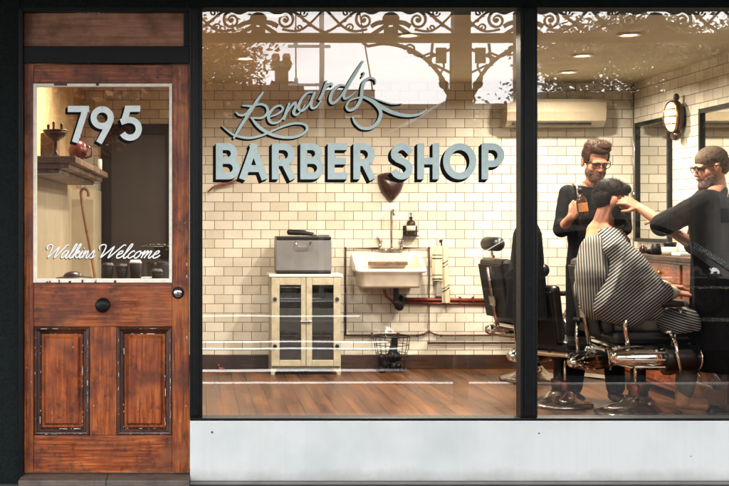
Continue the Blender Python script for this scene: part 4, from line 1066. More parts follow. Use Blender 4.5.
# ------------------------------------------------------------------ barber chairs
def make_chair(label, group='barber chairs', pan=True):
    """local space: faces +X, origin on the floor under the column"""
    t = thing('barber_chair', label, 'barber chair', (0, 0, 0), 0, group, local=True)
    mb = MB(); mb.lathe([(.27, 0), (.275, .012), (.26, .03), (.20, .048), (.12, .075), (.085, .11), (.08, .12), (.002, .12)], n=36); mb.build('base', 'old_chrome', t)
    mb = MB(); mb.lathe([(.062, .11), (.062, .20), (.048, .21), (.048, .36), (.09, .40), (.10, .43), (.002, .43)], n=24); mb.build('column', 'black_plastic', t)
    mb = MB(); mb.lathe([(.066, .155), (.072, .165), (.072, .205), (.066, .215)], n=24); mb.build('column_collar', 'copper', t)
    mb = MB(); mb.box((-.24, -.25, .425), (.25, .25, .475), bev=.02); mb.build('seat_frame', 'chrome', t)
    mb = MB(); mb.box((-.25, -.245, .477), (.26, .245, .56), bev=.035); mb.build('seat', 'black_leather', t)
    R_ = Matrix.Translation((-.24, 0, .52)) @ Matrix.Rotation(math.radians(-10), 4, 'Y')
    mb = MB(); mb.box((-.06, -.225, .03), (.035, .225, .50), M=R_, bev=.035); mb.build('backrest', 'black_leather', t)
    mb = MB(); mb.box((-.078, -.20, .02), (-.061, .20, .46), M=R_, bev=.008); mb.build('back_shell', 'black_plastic', t)
    mb = MB(); mb.tube([R_ @ Vector((-.085, 0, z)) for z in (-.05, .1, .3, .44)], .016, 10); mb.box((-.10, -.05, .12), (-.079, .05, .20), M=R_, bev=.006); mb.build('back_bracket', 'old_chrome', t)
    if pan: mb = MB(); mb.cap(R_ @ Vector((-.012, -.09, .62)), R_ @ Vector((-.012, .09, .62)), .060, .060); hr = mb.build('headrest', 'black_leather', t)
    if pan: mb = MB(); mb.cap(R_ @ Vector((-.03, 0, .44)), R_ @ Vector((-.03, 0, .60)), .012, .012); mb.box((-.045, -.03, .47), (-.02, .03, .53), M=R_, bev=.004); mb.build('headrest_stem', 'chrome', hr)
    for s in (-1, 1):
        y = s * .295
        mb = MB(); Mx = Matrix.Rotation(PI / 2, 4, 'Y')
        mb.lathe([(.002, -.285), (.028, -.278), (.046, -.25), (.064, -.16), (.078, -.04), (.082, .04)], (0, y, .40), 24, Mx)
        sh = mb.build('side_shell', 'chrome', t)
        mb = MB(); mb.lathe([(.082, .041), (.085, .06), (.084, .20), (.076, .255)], (0, y, .40), 24, Mx); mb.build('shell_band', 'black_leather', sh)
        mb = MB(); mb.lathe([(.078, .256), (.080, .262), (.070, .275), (.055, .28)], (0, y, .40), 24, Mx); mb.lathe([(.046, .279), (.044, .30), (.02, .315), (.002, .316)], (0, y, .40), 24, Mx); mb.build('shell_cap', 'chrome', sh)
        mb = MB()
        for q in (-.045, 0, .045): mb.box((-.16, y - .088 if s < 0 else y + .070, .397 + q - .005), (.03, y - .070 if s < 0 else y + .088, .397 + q + .005), bev=.003)
        mb.build('shell_trim', 'chrome', sh)
        mb = MB(); mb.box((-.20, y - .035, .715), (.17, y + .035, .755), bev=.016); ar = mb.build('armrest', 'black_leather', t)
        mb = MB(); mb.tube([(-.17, y, .47), (-.19, y, .60), (-.17, y, .714)], .014, 10); mb.build('armrest_bracket', 'chrome', ar)
        mb = MB(); mb.tube([(.14, y, .714), (.17, y, .66), (.12, y, .55), (.10, y, .47)], .014, 10); mb.build('armrest_bracket', 'chrome', ar)
    mb = MB()
    mb.tube([(.25, -.15, .44), (.36, -.15, .38), (.48, -.15, .22), (.50, -.15, .20)], .013, 8); mb.build('footrest_arm', 'chrome', t); mb = MB(); mb.tube([(.25, .15, .44), (.36, .15, .38), (.48, .15, .22), (.50, .15, .20)], .013, 8)
    fr = mb.build('footrest_arm', 'chrome', t)
    mb = MB(); mb.box((.40, -.17, .185), (.60, .17, .205), bev=.006); mb.build('footplate', 'old_chrome', fr)
    mb = MB(); mb.tube([(.075, -.33, .56), (.085, -.40, .50), (.095, -.405, .42), (.12, -.40, .32)], [.014, .012, .011, .009], 8); mb.ell((.07, -.33, .565), (.028, .02, .016)); mb.build('tilt_lever', 'chrome', t)
    mb = MB(); mb.tube([(-.05, -.09, .38), (-.05, -.09, .19)], .011, 10); mb.build('pump_rod', 'chrome', t)
    mb = MB(); mb.lathe([(.024, .135), (.027, .14), (.027, .20), (.022, .205)], (-.05, -.09, 0), 16); mb.build('rod_sleeve', 'copper_red', t)
    mb = MB(); mb.tube([Vector(p) for p in catmull([(-.04, -.10, .13), (-.12, -.13, .10), (-.24, -.18, .085), (-.27, -.22, .08), (-.25, -.25, .08), (-.16, -.24, .085), (-.04, -.18, .10), (-.02, -.11, .13)], 5)], .009, 8); mb.build('pump_pedal', 'chrome', t)
    return t
proto = make_chair('empty black barber chair furthest back, against the tiled wall')
ch = make_chair('black and chrome barber chair in use under the striped cape', pan=False)
ch.location = (2.86, 1.80, .002)
def chair_at(x, y, rz, lab, sc_=1):
    c = copy_tree(proto); c['label'] = lab; c.location = (x, y, .002); c.rotation_euler = (0, 0, math.radians(rz)); c.scale = (sc_,) * 3; return c
cB = chair_at(2.47, 2.20, 38, 'empty black barber chair with its back to the window, at the mullion', .82)
proto.location = (2.64, 3.45, .002); proto.rotation_euler = (0, 0, math.radians(12)); proto.scale = (.95,) * 3
# cloth draped over the empty chair at the mullion
t = thing('draped_gown', 'black gown draped over the back of the chair behind the mullion', 'gown', (2.19, 1.96, .6))
mb = MB(); rr = random.Random(8); vs = []; nu, nv = 24, 20
for j in range(nv + 1):
    v = j / nv
    for i in range(nu + 1):
        u = i / nu; a_ = PI * (u * 2 - .5); w_x = (.085 + .055 * v) * min(1, .25 + v * 5) ** .5 + .015 * math.sin(a_ * 5) * v; w_y = (.06 + .05 * v) * min(1, .2 + v * 6) ** .5 + .012 * math.sin(a_ * 7 + 1) * v
        vs.append((2.19 + w_x * math.cos(a_), 1.96 + w_y * math.sin(a_), 1.27 - .66 * v))
fs = [(j * (nu + 1) + i, j * (nu + 1) + i + 1, (j + 1) * (nu + 1) + i + 1, (j + 1) * (nu + 1) + i) for j in range(nv) for i in range(nu)]
fs.append(tuple(range(nu + 1))[::-1]); mb.add(vs, fs, 0, True); mb.build('gown_cloth', 'black_cloth', t)

# ------------------------------------------------------------------ people
def basis(f, up=(0, 0, 1)):
    f = Vector(f).normalized(); up = Vector(up); l = up.cross(f).normalized()   # l = person's left... (up x forward)
    return f, l, f.cross(l)
def head_mesh(mb, c, f, up, s=1.0):
    """c = head centre, f = face direction"""
    f, l, u = basis(f, up); Mh = Matrix((( l.x, f.x, u.x), (l.y, f.y, u.y), (l.z, f.z, u.z))).to_4x4()
    q = lambda x, y, z: Vector(c) + Mh @ (Vector((x, y, z)) * s)
    e = lambda p, r: mb.ell(q(*p), [k * s for k in r], Mh)
    e((0, -.012, .035), (.073, .096, .088)); e((0, .026, -.03), (.057, .064, .080)); e((0, .058, -.094), (.028, .028, .022))
    for sx in (-1, 1):
        e((sx * .038, .054, -.030), (.022, .024, .026)); e((sx * .078, -.005, -.012), (.010, .020, .033))
        e((sx * .034, .078, .020), (.024, .016, .010))
    e((0, .083, .026), (.046, .014, .012)); mb.cap(q(0, .086, .014), q(0, .103, -.026), .008 * s, .0105 * s); e((0, .096, -.031), (.015, .010, .008))
    e((0, .086, -.060), (.023, .010, .006)); e((0, .084, -.071), (.020, .010, .006))
    return q, Mh
def hand_mesh(mb, w, d, n, side=1, curl=.6, s=1.0, spread=.06):
    """w wrist, d direction of the hand, n out of the palm's back, side = where the thumb leaves"""
    d = Vector(d).normalized(); n = Vector(n); n = (n - d * n.dot(d)).normalized(); a = d.cross(n) * side
    w = Vector(w)
    for k in range(4):
        u = (k - 1.5) * .019 * s
        mb.cap(w + a * u * .7 + d * .012 * s, w + a * u + d * .085 * s, .014 * s, .0115 * s)
    for k, (L, r) in enumerate(((.068, .0086), (.078, .0090), (.073, .0088), (.058, .0078))):
        u = (1.5 - k) * .0205 * s; p = w + a * u + d * .086 * s; ang = curl * .35; dd = d + a * (1.5 - k) * spread
        for seg, fr in enumerate((.44, .31, .25)):
            ang += curl * (.55, .75, .45)[seg]; v = (dd.normalized() * math.cos(ang) - n * math.sin(ang)).normalized(); q = p + v * L * fr * s
            mb.cap(p, q, r * s * (1 - .07 * seg), r * s * (.93 - .07 * seg)); p = q
    p = w + a * .024 * s + d * .025 * s; v = (d * .6 + a * .8 - n * .3).normalized(); q = p + v * .040 * s; mb.cap(p, q, .0135 * s, .011 * s)
    v = (d * .85 + a * .35 - n * (.3 + .3 * curl)).normalized(); mb.cap(q, q + v * .034 * s, .0105 * s, .0085 * s)
def add_glasses(parent, q, Mh, s=1.0):
    mb = MB()
    for sx in (-1, 1):
        mb.tube([q(sx * .034 + .025 * math.cos(k * PI / 10) , .106 - .006 * abs(math.cos(k * PI / 10)), .010 + .019 * math.sin(k * PI / 10)) for k in range(20)], .0026 * s, 6, closed=True)
        mb.tube([q(sx * .058, .098, .018), q(sx * .080, .05, .016), q(sx * .084, -.012, .010), q(sx * .080, -.03, -.008)], .0028 * s, 6)
    mb.tube([q(-.010, .108, .014), q(0, .112, .017), q(.010, .108, .014)], .003 * s, 6)
    mb.build('glasses', 'black_plastic', parent)
def add_eyes(parent, q, Mh, s=1.0):
    mb = MB()
    for sx in (-1, 1): mb.ell(q(sx * .033, .083, .006), (.013 * s, .010 * s, .006 * s), Mh, nu=12, nv=8)
    mb.build('eyes', 'eye_dark', parent)

def torso(mb, neck, shl, shr, pelvis, f, rch=.115, rw=.115, rp=.13, depth=1.0):
    neck, shl, shr, pelvis = map(Vector, (neck, shl, shr, pelvis)); mid = (shl + shr) / 2; ax = (shr - shl).normalized(); w = (shr - shl).length
    f = Vector(f).normalized()
    ch_ = mid.lerp(pelvis, .30); wa = mid.lerp(pelvis, .62)
    for k in (-1, 1):
        mb.cap(neck + ax * k * .03, mid + ax * k * (w / 2 - .03), .050, .062)
        mb.cap(mid + ax * k * (w / 2 - .075) - Vector((0, 0, .05)), wa + ax * k * .065, rch, rw * .95)
        mb.cap(wa + ax * k * .065, pelvis + ax * k * .075, rw * .95, rp * .95)
    mb.cap(mid - Vector((0, 0, .06)), wa, rch, rw); mb.cap(ch_ + f * .03, wa + f * .02, rch * .85, rw * .85)
def limb(mb, pts, rs):
    for k in range(len(pts) - 1): mb.cap(pts[k], pts[k + 1], rs[k], rs[k + 1])

# --- barber standing behind the customer
Y1 = 2.30
b1 = thing('person', 'standing person in black shirt and glasses with short quiff and beard, holding a dark bottle', 'person', (P(594, 0, Y1).x, Y1 + .05, 0))
hc = P(595, 161, Y1 - .03); f1 = Vector((.12, -1, -.46)); up1 = Vector((.06, -.36, 1))
nk = P(594, 186, Y1 + .03); SL, SR = P(568, 194, Y1 + .03), P(619, 194, Y1 + .03); pv = P(594, 272, Y1 + .03)
EL, ER = P(561.5, 229, Y1 - .02), P(624, 228, Y1 - .02); WL, WR = P(571, 217, Y1 - .26), P(617, 218, Y1 - .28)
mb = MB(); q1, M1 = head_mesh(mb, hc, f1, up1, 1.06); mb.cap(nk + Vector((0, 0, -.03)), hc + Vector((0, .03, -.06)), .058, .054)
torso(mb, nk, SL, SR, pv, (0, -1, 0), .095, .095, .10)
limb(mb, (SL, EL, WL), (.045, .040, .027)); limb(mb, (SR, ER, WR), (.045, .040, .027))
hand_mesh(mb, WL, P(577.5, 207, Y1 - .30) - WL, (-.7, -.7, .25), side=-1, curl=1.0, s=1.08)
hand_mesh(mb, WR, Vector((-.35, -.5, .35)), (.3, -.6, .7), side=1, curl=.5)
hL, hR = pv + Vector((-.085, 0, -.04)), pv + Vector((.085, 0, -.04)); aL, aR = Vector((hL.x - .05, Y1 + .06, .09)), Vector((hR.x + .06, Y1 + .02, .09))
for a_, b_ in ((hL, aL), (hR, aR)): limb(mb, (a_, a_.lerp(b_, .48) + Vector((0, -.02, 0)), b_), (.07, .052, .04)); mb.cap(b_ - Vector((0, 0, .04)), b_ + Vector((0, -.14, -.06)), .035, .028)
remesh(mb, .0052, 2).build('body', 'skin', b1)
add_eyes(b1, q1, M1, 1.06); add_glasses(b1, q1, M1, 1.06)
def hairpiece(parent, q, Mh, name, mt, parts, s=1, vox=.005, rough=.004, seed=1):
    mb = MB()
    for p, r in parts: mb.ell(q(*p), [k * s for k in r], Mh)
    mb = remesh(mb, vox, 1); rr = random.Random(seed)
    tuft = MB(); cen = sum(mb.v, Vector()) / len(mb.v); lng = .020 if name == 'hair' else .011
    if 'grey' in mt: lng = .008
    for k in range(2600 if name == 'hair' else 1200):
        f_ = rr.choice(mb.f); p = mb.v[f_[0]].lerp(mb.v[f_[2]], rr.random()); nn = (p - cen).normalized()
        back = (Mh @ Vector((rr.uniform(-.35, .35), -.8 if name == 'hair' else .2, .15 if name == 'hair' else -.7))); dr = (nn * .55 + back * .9).normalized(); sd = dr.cross(nn)
        if sd.length < .05: continue
        sd = sd.normalized() * rr.uniform(.0006, .0014); L = lng * rr.uniform(.5, 1.3)
        tuft.add([p - sd, p + sd, p + dr * L * .6 + sd * .5 - nn * .001, p + dr * L - nn * .003], [(0, 1, 2), (0, 2, 3)])
    for v in mb.v: v += Vector((rr.uniform(-1, 1), rr.uniform(-1, 1), rr.uniform(-1, 1))) * rough * .35
    mb.add(tuft.v, tuft.f)
    return mb.build(name, mt, parent)
hairpiece(b1, q1, M1, 'hair', 'hair_brown', [((0, -.018, .072), (.074, .090, .062)), ((0, .046, .100), (.064, .050, .034)), ((.010, .055, .128), (.048, .042, .026)), ((0, -.05, .03), (.072, .064, .07)), ((.066, .0, .035), (.016, .045, .05)), ((-.066, .0, .035), (.016, .045, .05))], 1.06)
hairpiece(b1, q1, M1, 'beard', 'beard_brown', [((0, .050, -.088), (.052, .050, .040)), ((-.042, .036, -.064), (.022, .040, .034)), ((.042, .036, -.064), (.022, .040, .034)), ((0, .090, -.049), (.028, .010, .006))], 1.06, seed=2)
mb = MB(); torso(mb, nk + Vector((0, 0, -.015)), SL, SR, pv, (0, -1, 0), .118, .118, .125)
limb(mb, (SL, SL.lerp(EL, .55), EL, EL.lerp(WL, .12)), (.066, .062, .056, .052)); limb(mb, (SR, SR.lerp(ER, .55), ER, ER.lerp(WR, .45)), (.066, .062, .056, .045))
remesh(mb, .008, 3).build('shirt', 'black_cloth', b1)
mb = MB(); limb(mb, (SL.lerp(EL, .80), EL, EL.lerp(WL, .2)), (.060, .060, .056)); remesh(mb, .007, 2).build('rolled_sleeve', 'black_trouser', b1)
mb = MB()
for px in (577, 609):
    a_ = P(px, 187, Y1 - .06); mb.tube([a_ + Vector((0, .08, .02)), a_, P(px + (3 if px < 590 else -3), 205, Y1 - .115), P(px + (4 if px < 590 else -4), 230, Y1 - .13)], .009, 8)
mb.build('apron_strap', 'brown_leather', b1)
mb = MB()
for a_, b_ in ((hL, aL), (hR, aR)): limb(mb, (a_ + Vector((0, 0, .05)), a_.lerp(b_, .48) + Vector((0, -.02, 0)), b_ + Vector((0, 0, .02))), (.115, .085, .065))
remesh(mb, .010, 3).build('trousers', 'black_trouser', b1)
for b_ in (aL, aR):
    mb = MB(); mb.cap(b_ + Vector((0, .03, -.045)), b_ + Vector((0, -.16, -.055)), .044, .036); mb.cap(b_ + Vector((0, 0.02, -.04)), b_ + Vector((0, .01, .03)), .046, .05); mb = remesh(mb, .007, 2)
    for v in mb.v: v.z = max(v.z, .003)
    mb.build('shoe', 'brown_leather', b1)
# dark bottle with orange label in the hand
t = thing('lotion_bottle', 'dark bottle with an orange label held by the standing barber', 'bottle', P(583, 214, Y1 - .36))
c = P(583.5, 216, Y1 - .37); mb = MB(); tl = Matrix.Rotation(math.radians(-8), 4, 'Y')
mb.lathe([(.034, 0), (.036, .006), (.036, .095), (.028, .12), (.012, .135), (.012, .165), (.002, .166)], c, 24, tl); mb.build('bottle_body', 'dark_glass_amber', t)
mb = MB(); n = 12; mb.add([c + tl @ Vector((.0366 * math.cos(a), .0366 * math.sin(a), z)) for z in (.030, .088) for a in [math.radians(-150 + 120 * k / n) for k in range(n + 1)]], [(k, k + 1, k + n + 2, k + n + 1) for k in range(n)]); mb.build('label', 'label_orange', t, fix=False)
mb = MB(); mb.lathe([(.015, .155), (.015, .185), (.002, .186)], c, 14, tl); mb.build('cap', 'black_plastic', t)

# --- customer in the chair
Y2 = 1.78
b2 = thing('person', 'seated customer with dark hair in a black and white striped cape, head bowed', 'person', (2.80, Y2, .56))
hc = P(612, 201, Y2 - .01); f2 = Vector((1, -.12, -.30)); up2 = Vector((.22, 0, 1))
nk = P(603, 227, Y2); SN, SF = P(614, 248, Y2 - .18), P(608, 246, Y2 + .18); pv = Vector((P(616, 0, Y2).x, Y2, .66))
EN, EF = P(652, 291, Y2 - .24), P(648, 290, Y2 + .24); WN, WF = P(677, 293, Y2 - .16), P(668, 286, Y2 + .10)
HN, HF = pv + Vector((.02, -.09, -.02)), pv + Vector((.02, .09, -.02)); KN, KF = P(690, 332, Y2 - .13), P(686, 330, Y2 + .13); AN, AF = Vector((3.11, Y2 - .10, .15)), Vector((3.10, Y2 + .10, .34))
KN.x = 3.16; KF.x = 3.16; KN.z = .60; KF.z = .66
mb = MB(); q2, M2 = head_mesh(mb, hc, f2, up2, 1.12); mb.cap(nk + Vector((-.02, 0, -.04)), hc + Vector((-.02, 0, -.05)), .070, .070)
torso(mb, nk, SN, SF, pv, (1, 0, 0), .10, .11, .12)
limb(mb, (SN, EN, WN), (.047, .040, .027)); limb(mb, (SF, EF, WF), (.047, .040, .027))
hand_mesh(mb, WN, Vector((1, .1, -.12)), (0, -.3, 1), side=-1, curl=.55); hand_mesh(mb, WF, Vector((1, -.5, -.1)), (0, -.1, 1), side=1, curl=.5)
limb(mb, (HN, KN, AN), (.075, .055, .038)); limb(mb, (HF, KF, AF), (.075, .055, .038))
for b_ in (AN, AF): mb.cap(b_ - Vector((0, 0, .04)), b_ + Vector((.13, 0, -.06)), .034, .028)
remesh(mb, .0052, 2).build('body', 'skin_red', b2)
add_eyes(b2, q2, M2, 1.1)
hairpiece(b2, q2, M2, 'hair', 'hair_dark', [((0, -.018, .050), (.078, .100, .078)), ((0, -.045, .010), (.076, .064, .078)), ((0, .040, .085), (.058, .048, .030))], 1.10, seed=4)
hairpiece(b2, q2, M2, 'beard', 'hair_dark', [((0, .056, -.092), (.052, .052, .042)), ((-.050, .026, -.058), (.016, .032, .036)), ((.050, .026, -.058), (.016, .032, .036)), ((0, .098, -.052), (.030, .012, .008))], 1.12, seed=5)
mb = MB(); limb(mb, (SN, EN, EN.lerp(WN, .78)), (.060, .056, .046)); limb(mb, (SF, EF, EF.lerp(WF, .78)), (.060, .056, .046)); torso(mb, nk, SN, SF, pv, (1, 0, 0), .115, .12, .13)
remesh(mb, .008, 3).build('shirt', 'beige_cloth', b2)
mb = MB(); limb(mb, (HN, KN, AN + Vector((0, 0, .03))), (.10, .083, .060)); limb(mb, (HF, KF, AF + Vector((0, 0, .03))), (.10, .083, .060))
mb = remesh(mb, .009, 2)
for v in mb.v: v += Vector((0, 0, 1)) * .006 * math.sin(v.x * 60 + v.z * 40)
mb.build('trousers', 'khaki_cloth', b2)
for b_, tiltz in ((AN, 0), (AF, .03)):
    mb = MB(); mb.cap(b_ + Vector((-.03, 0, -.06)), b_ + Vector((.13, 0, -.075 + tiltz)), .036, .030); mb.cap(b_ + Vector((-.01, 0, -.05)), b_ + Vector((-.01, 0, .05)), .046, .05); mb = remesh(mb, .007, 2); mb.build('boot', 'tan_leather', b2)
# the cape
def loft(rings, nu=56, nv=6, wob=0.0, seed=0, seq=5):
    """rings: (px, py, rx_px, ry_m, tilt_m, Y)"""
    R = catmull(rings, nv); vs = []; rr = random.Random(seed); ph = [rr.random() * 6 for _ in range(4)]
    for j, (px, py, rx, ry, tilt, Y) in enumerate(R):
        c = P(px, py, Y); s = S0 * CAMD / (CAMD + Y); t = j / (len(R) - 1)
        for k in range(nu):
            a = 2 * PI * k / nu; w = 1 + wob * t * (math.sin(seq * a + ph[0] + 2.5 * t) + .6 * math.sin((seq * 2 + 1) * a + ph[1] - 3 * t))
            vs.append((c.x + rx / s * math.cos(a) * w, c.y + ry * math.sin(a) * w, c.z + tilt * math.cos(a)))
    n = len(R); fs = [(j * nu + k, j * nu + (k + 1) % nu, (j + 1) * nu + (k + 1) % nu, (j + 1) * nu + k) for j in range(n - 1) for k in range(nu)]
    return vs, fs, nu, n
mb = MB()
q_ = lambda px, py, dy=0: P(px, py, Y2 + dy)
for k, (sh, el, wr) in ((-1, (SN, EN, WN)), (1, (SF, EF, WF))):
    mb.cap(sh, sh.lerp(el, .5), .080, .10); mb.cap(sh.lerp(el, .5), el, .10, .085); mb.cap(el, el.lerp(wr, .35), .085, .07)
    mb.cap(sh.lerp(el, .35), q_(612, 300, .16 * k), .10, .15); mb.cap(el, q_(625, 306, .16 * k), .085, .14); mb.cap(q_(612, 300, .16 * k), q_(640, 303, .16 * k), .15, .10)
    mb.cap(el.lerp(wr, .3), q_(648, 306, .16 * k), .065, .09); mb.cap(sh, sh.lerp(nk, .8) + Vector((0, 0, -.02)), .080, .066)
mb.cap(q_(607, 248), q_(614, 300), .15, .20); mb.cap(q_(608, 236), q_(610, 250), .075, .12); mb.cap(q_(614, 300), q_(640, 300), .19, .14)
mb = remesh(mb, .010, 16)
for v in mb.v:
    v.y = Y2 + (v.y - Y2) * 1.17
    t = max(0, min(1, (1.10 - v.z) / .5)); ang = math.atan2(v.y - Y2, v.x - 2.74)
    th_ = math.atan2(v.z - 1.16, v.x - 2.66); ds = math.hypot(v.z - 1.16, v.x - 2.66); w_ = .018 * t * (abs(math.sin(4.5 * ang + 3 * v.z)) - .5) - .030 * min(1, ds / .25) * (abs(math.sin(4.2 * th_ + 2.2 * ds + .6)) ** .6 - .6); dd = Vector((v.x - 2.74, v.y - Y2, 0)).normalized(); v += dd * w_
mb.build('cape', 'cape_stripes', b2)
mb = MB(); mb.cap(q_(594, 250, -.10), q_(594, 276, -.15), .095, .125); mb.cap(q_(594, 276, -.15), q_(597, 303, -.15), .125, .11); mb.cap(q_(590, 250, .08), q_(589, 290, .1), .075, .10)
mb = remesh(mb, .009, 5)
for v in mb.v: v.x += .004 * math.sin(v.z * 30)
mb.build('cape_back', 'cape_stripes_upright', b2)
mb = MB(); mb.cap(q_(602, 225), q_(598, 232), .066, .075); mb.cap(q_(598, 232), q_(592, 252, -.08), .075, .062); mb.cap(q_(598, 232), q_(592, 250, .06), .075, .06)
remesh(mb, .007, 4).build('neck_towel', 'tan_cloth', b2)
mb = MB()
vs, fs, nu, n = loft([(668, 307, 10, .10, 0, Y2 - .10), (670, 311, 20, .20, .02, Y2 - .10), (672, 317, 24, .25, .03, Y2 - .10), (673, 324, 22, .27, .03, Y2 - .10), (674, 329, 19, .26, .02, Y2 - .10)], wob=.06, seed=7, seq=4)
mb.add(vs, fs + [tuple(range(nu))[::-1]], 0, True); lp = mb.build('cape_lap', 'cape_stripes_flat', b2); md = lp.modifiers.new('thick', 'SOLIDIFY'); md.thickness = .005

# --- barber leaning in from the right
Y3 = 1.55
b3 = thing('person', 'leaning person with shaved grey hair, beard and glasses, black clothes, hands at the customer', 'person', (P(716, 0, Y3).x, Y3, 0))
hc = P(711.5, 167.5, Y3 + .03); f3 = Vector((-1, .02, -.22)); up3 = Vector((-.2, .0, 1))
nk = P(718, 190, Y3 + .03); SN, SF = P(707, 203, Y3 - .14), P(712, 197, Y3 + .21); pv = P(718, 300, Y3 + .03)
EN, EF = P(664, 224, Y3 - .08), P(694, 245, Y3 + .20); WN, WF = P(640, 208, Y3 + .10), P(668, 229, Y3 + .16)
mb = MB(); q3, M3 = head_mesh(mb, hc, f3, up3, 1.05); mb.cap(nk + Vector((0, 0, -.03)), hc + Vector((.02, 0, -.05)), .062, .058)
torso(mb, nk, SN, SF, pv, (-1, 0, 0), .10, .10, .11)
limb(mb, (SN, EN, WN), (.050, .046, .029)); limb(mb, (SF, EF, WF), (.050, .046, .031))
hand_mesh(mb, WN, P(623, 199, Y2 - .10) - WN, (.2, -.8, .55), side=-1, curl=.42, s=1.08, spread=.12)
hand_mesh(mb, WF, P(655, 219, Y3 + .18) - WF, (0, -.5, .8), side=-1, curl=.7, s=1.02)
hL, hR = pv + Vector((.06, -.09, -.04)), pv + Vector((.06, .09, -.04)); aL, aR = Vector((hL.x + .08, hL.y - .03, .09)), Vector((hR.x + .12, hR.y + .05, .09))
for a_, b_ in ((hL, aL), (hR, aR)): limb(mb, (a_, a_.lerp(b_, .48), b_), (.08, .055, .04)); mb.cap(b_ - Vector((0, 0, .04)), b_ + Vector((-.13, 0, -.06)), .035, .028)
remesh(mb, .0052, 2).build('body', 'skin', b3)
add_eyes(b3, q3, M3, 1.05); add_glasses(b3, q3, M3, 1.05)
hairpiece(b3, q3, M3, 'hair', 'hair_grey', [((0, -.010, .050), (.0765, .098, .079)), ((0, -.05, .012), (.0755, .060, .072))], 1.05, seed=6, rough=.002)
hairpiece(b3, q3, M3, 'beard', 'beard_brown', [((0, .052, -.095), (.050, .050, .044)), ((-.044, .034, -.064), (.022, .040, .034)), ((.044, .034, -.064), (.022, .040, .034)), ((0, .090, -.052), (.030, .012, .007))], 1.05, seed=7)
mb = MB(); torso(mb, nk + Vector((.01, 0, -.01)), SN, SF, pv, (-1, 0, 0), .130, .135, .15)
limb(mb, (SN, SN.lerp(EN, .5), EN.lerp(SN, .08)), (.085, .078, .070)); limb(mb, (SF, SF.lerp(EF, .5), EF), (.085, .075, .064))
remesh(mb, .008, 3).build('shirt', 'black_cloth', b3)
mb = MB(); d_ = (EN - SN).normalized(); limb(mb, (EN - d_ * .06, EN + d_ * .012), (.078, .073)); remesh(mb, .006, 2).build('rolled_sleeve', 'black_cloth', b3)
mb = MB(); 
for a_, b_ in ((hL, aL), (hR, aR)): limb(mb, (a_ + Vector((0, 0, .05)), a_.lerp(b_, .48), b_ + Vector((0, 0, .02))), (.14, .10, .075))
remesh(mb, .010, 3).build('trousers', 'black_trouser', b3)
mb = MB(); vs = []; nu, nv = 20, 14       # black apron wrapped round hips and thighs
for j in range(nv + 1):
    v = j / nv
    for i in range(nu + 1):
        a_ = math.radians(60 + 240 * i / nu); r_ = .165 + .02 * v + .006 * math.sin(a_ * 9); vs.append((pv.x + .01 + r_ * math.cos(a_) * .98, pv.y + (r_ + .04) * math.sin(a_), pv.z + .30 - .74 * v))
mb.add(vs, [(j * (nu + 1) + i, j * (nu + 1) + i + 1, (j + 1) * (nu + 1) + i + 1, (j + 1) * (nu + 1) + i) for j in range(nv) for i in range(nu)], 0, True)
ap = mb.build('apron', 'black_cloth', b3); md = ap.modifiers.new('thick', 'SOLIDIFY'); md.thickness = .006
for b_ in (aL, aR):
    mb = MB(); mb.cap(b_ + Vector((.03, 0, -.045)), b_ + Vector((-.16, 0, -.055)), .044, .036); mb.cap(b_ + Vector((0.02, 0, -.04)), b_ + Vector((.01, 0, .03)), .046, .05); mb = remesh(mb, .007, 2)
    for v in mb.v: v.z = max(v.z, .003)
    mb.build('shoe', 'black_leather', b3)
mb = MB()                                   # tattoo on the far forearm
c = EF.lerp(WF, .72); ff, ll, uu = basis(WF - EF); 
for k in range(5): mb.ell(c + (WF - EF).normalized() * (.018 * (k - 2)) + Vector((0, -.028, .012 + .006 * (k % 2))), (.013, .008, .012), nu=10, nv=8)
mb.build('tattoo', 'tattoo_ink', b3)
# ------------------------------------------------------------------ veranda over the pavement (mirrored in the glass)
VY_ = 2.5
def R_(px, py, D=VY_):
    """X,Z of a thing D metres in front of the facade that the glass mirrors at photo position px, py"""
    s = S0 * CAMD / (CAMD + D); return ((px - VX) / s, CAMZ - (py - VY) / s)
ver = thing('veranda', 'painted iron-lace street veranda mirrored in the shop glass', 'veranda', (1.5, -VY_, GZ))
zb = R_(0, 40)[1]; zt_ = R_(0, 32)[1]; ztop = R_(0, 5)[1]
PX = [R_(463.5, 0)[0] - 3.24, R_(463.5, 0)[0], R_(463.5, 0)[0] + 3.24, R_(463.5, 0)[0] + 6.48, R_(463.5, 0)[0] - 6.48]
mb = MB(); mb.box((-6, -VY_ - .05, zb), (9, -VY_ + .05, zt_)); mb.build('beam', 'iron_paint', ver)
mb = MB(); mb.box((-6, -VY_ - .06, ztop), (9, -VY_ + .06, ztop + .16)); mb.build('fascia', 'iron_paint', ver)
mb = MB(); k = [(-VY_ - .25, ztop + .17), (-.03, ztop + .62), (-.03, ztop + .66), (-VY_ - .25, ztop + .21)]
mb.add([(-6, y, z) for y, z in k] + [(9, y, z) for y, z in k], [(0, 1, 2, 3), (7, 6, 5, 4), (0, 4, 5, 1), (1, 5, 6, 2), (2, 6, 7, 3), (3, 7, 4, 0)]); mb.build('roof', 'veranda_roof', ver)
for x in PX:
    mb = MB(); mb.lathe([(.056, GZ), (.056, GZ + .30), (.052, GZ + .36), (.050, zb - .62), (.062, zb - .60), (.062, zb - .55)], (x, -VY_, 0), 20)
    mb.box((x - .062, -VY_ - .055, zb - .5495), (x + .062, -VY_ + .055, zb - .001)); mb.box((x - .058, -VY_ - .062, zt_ + .001), (x + .058, -VY_ + .062, ztop - .001)); mb.build('post', 'iron_paint', ver)
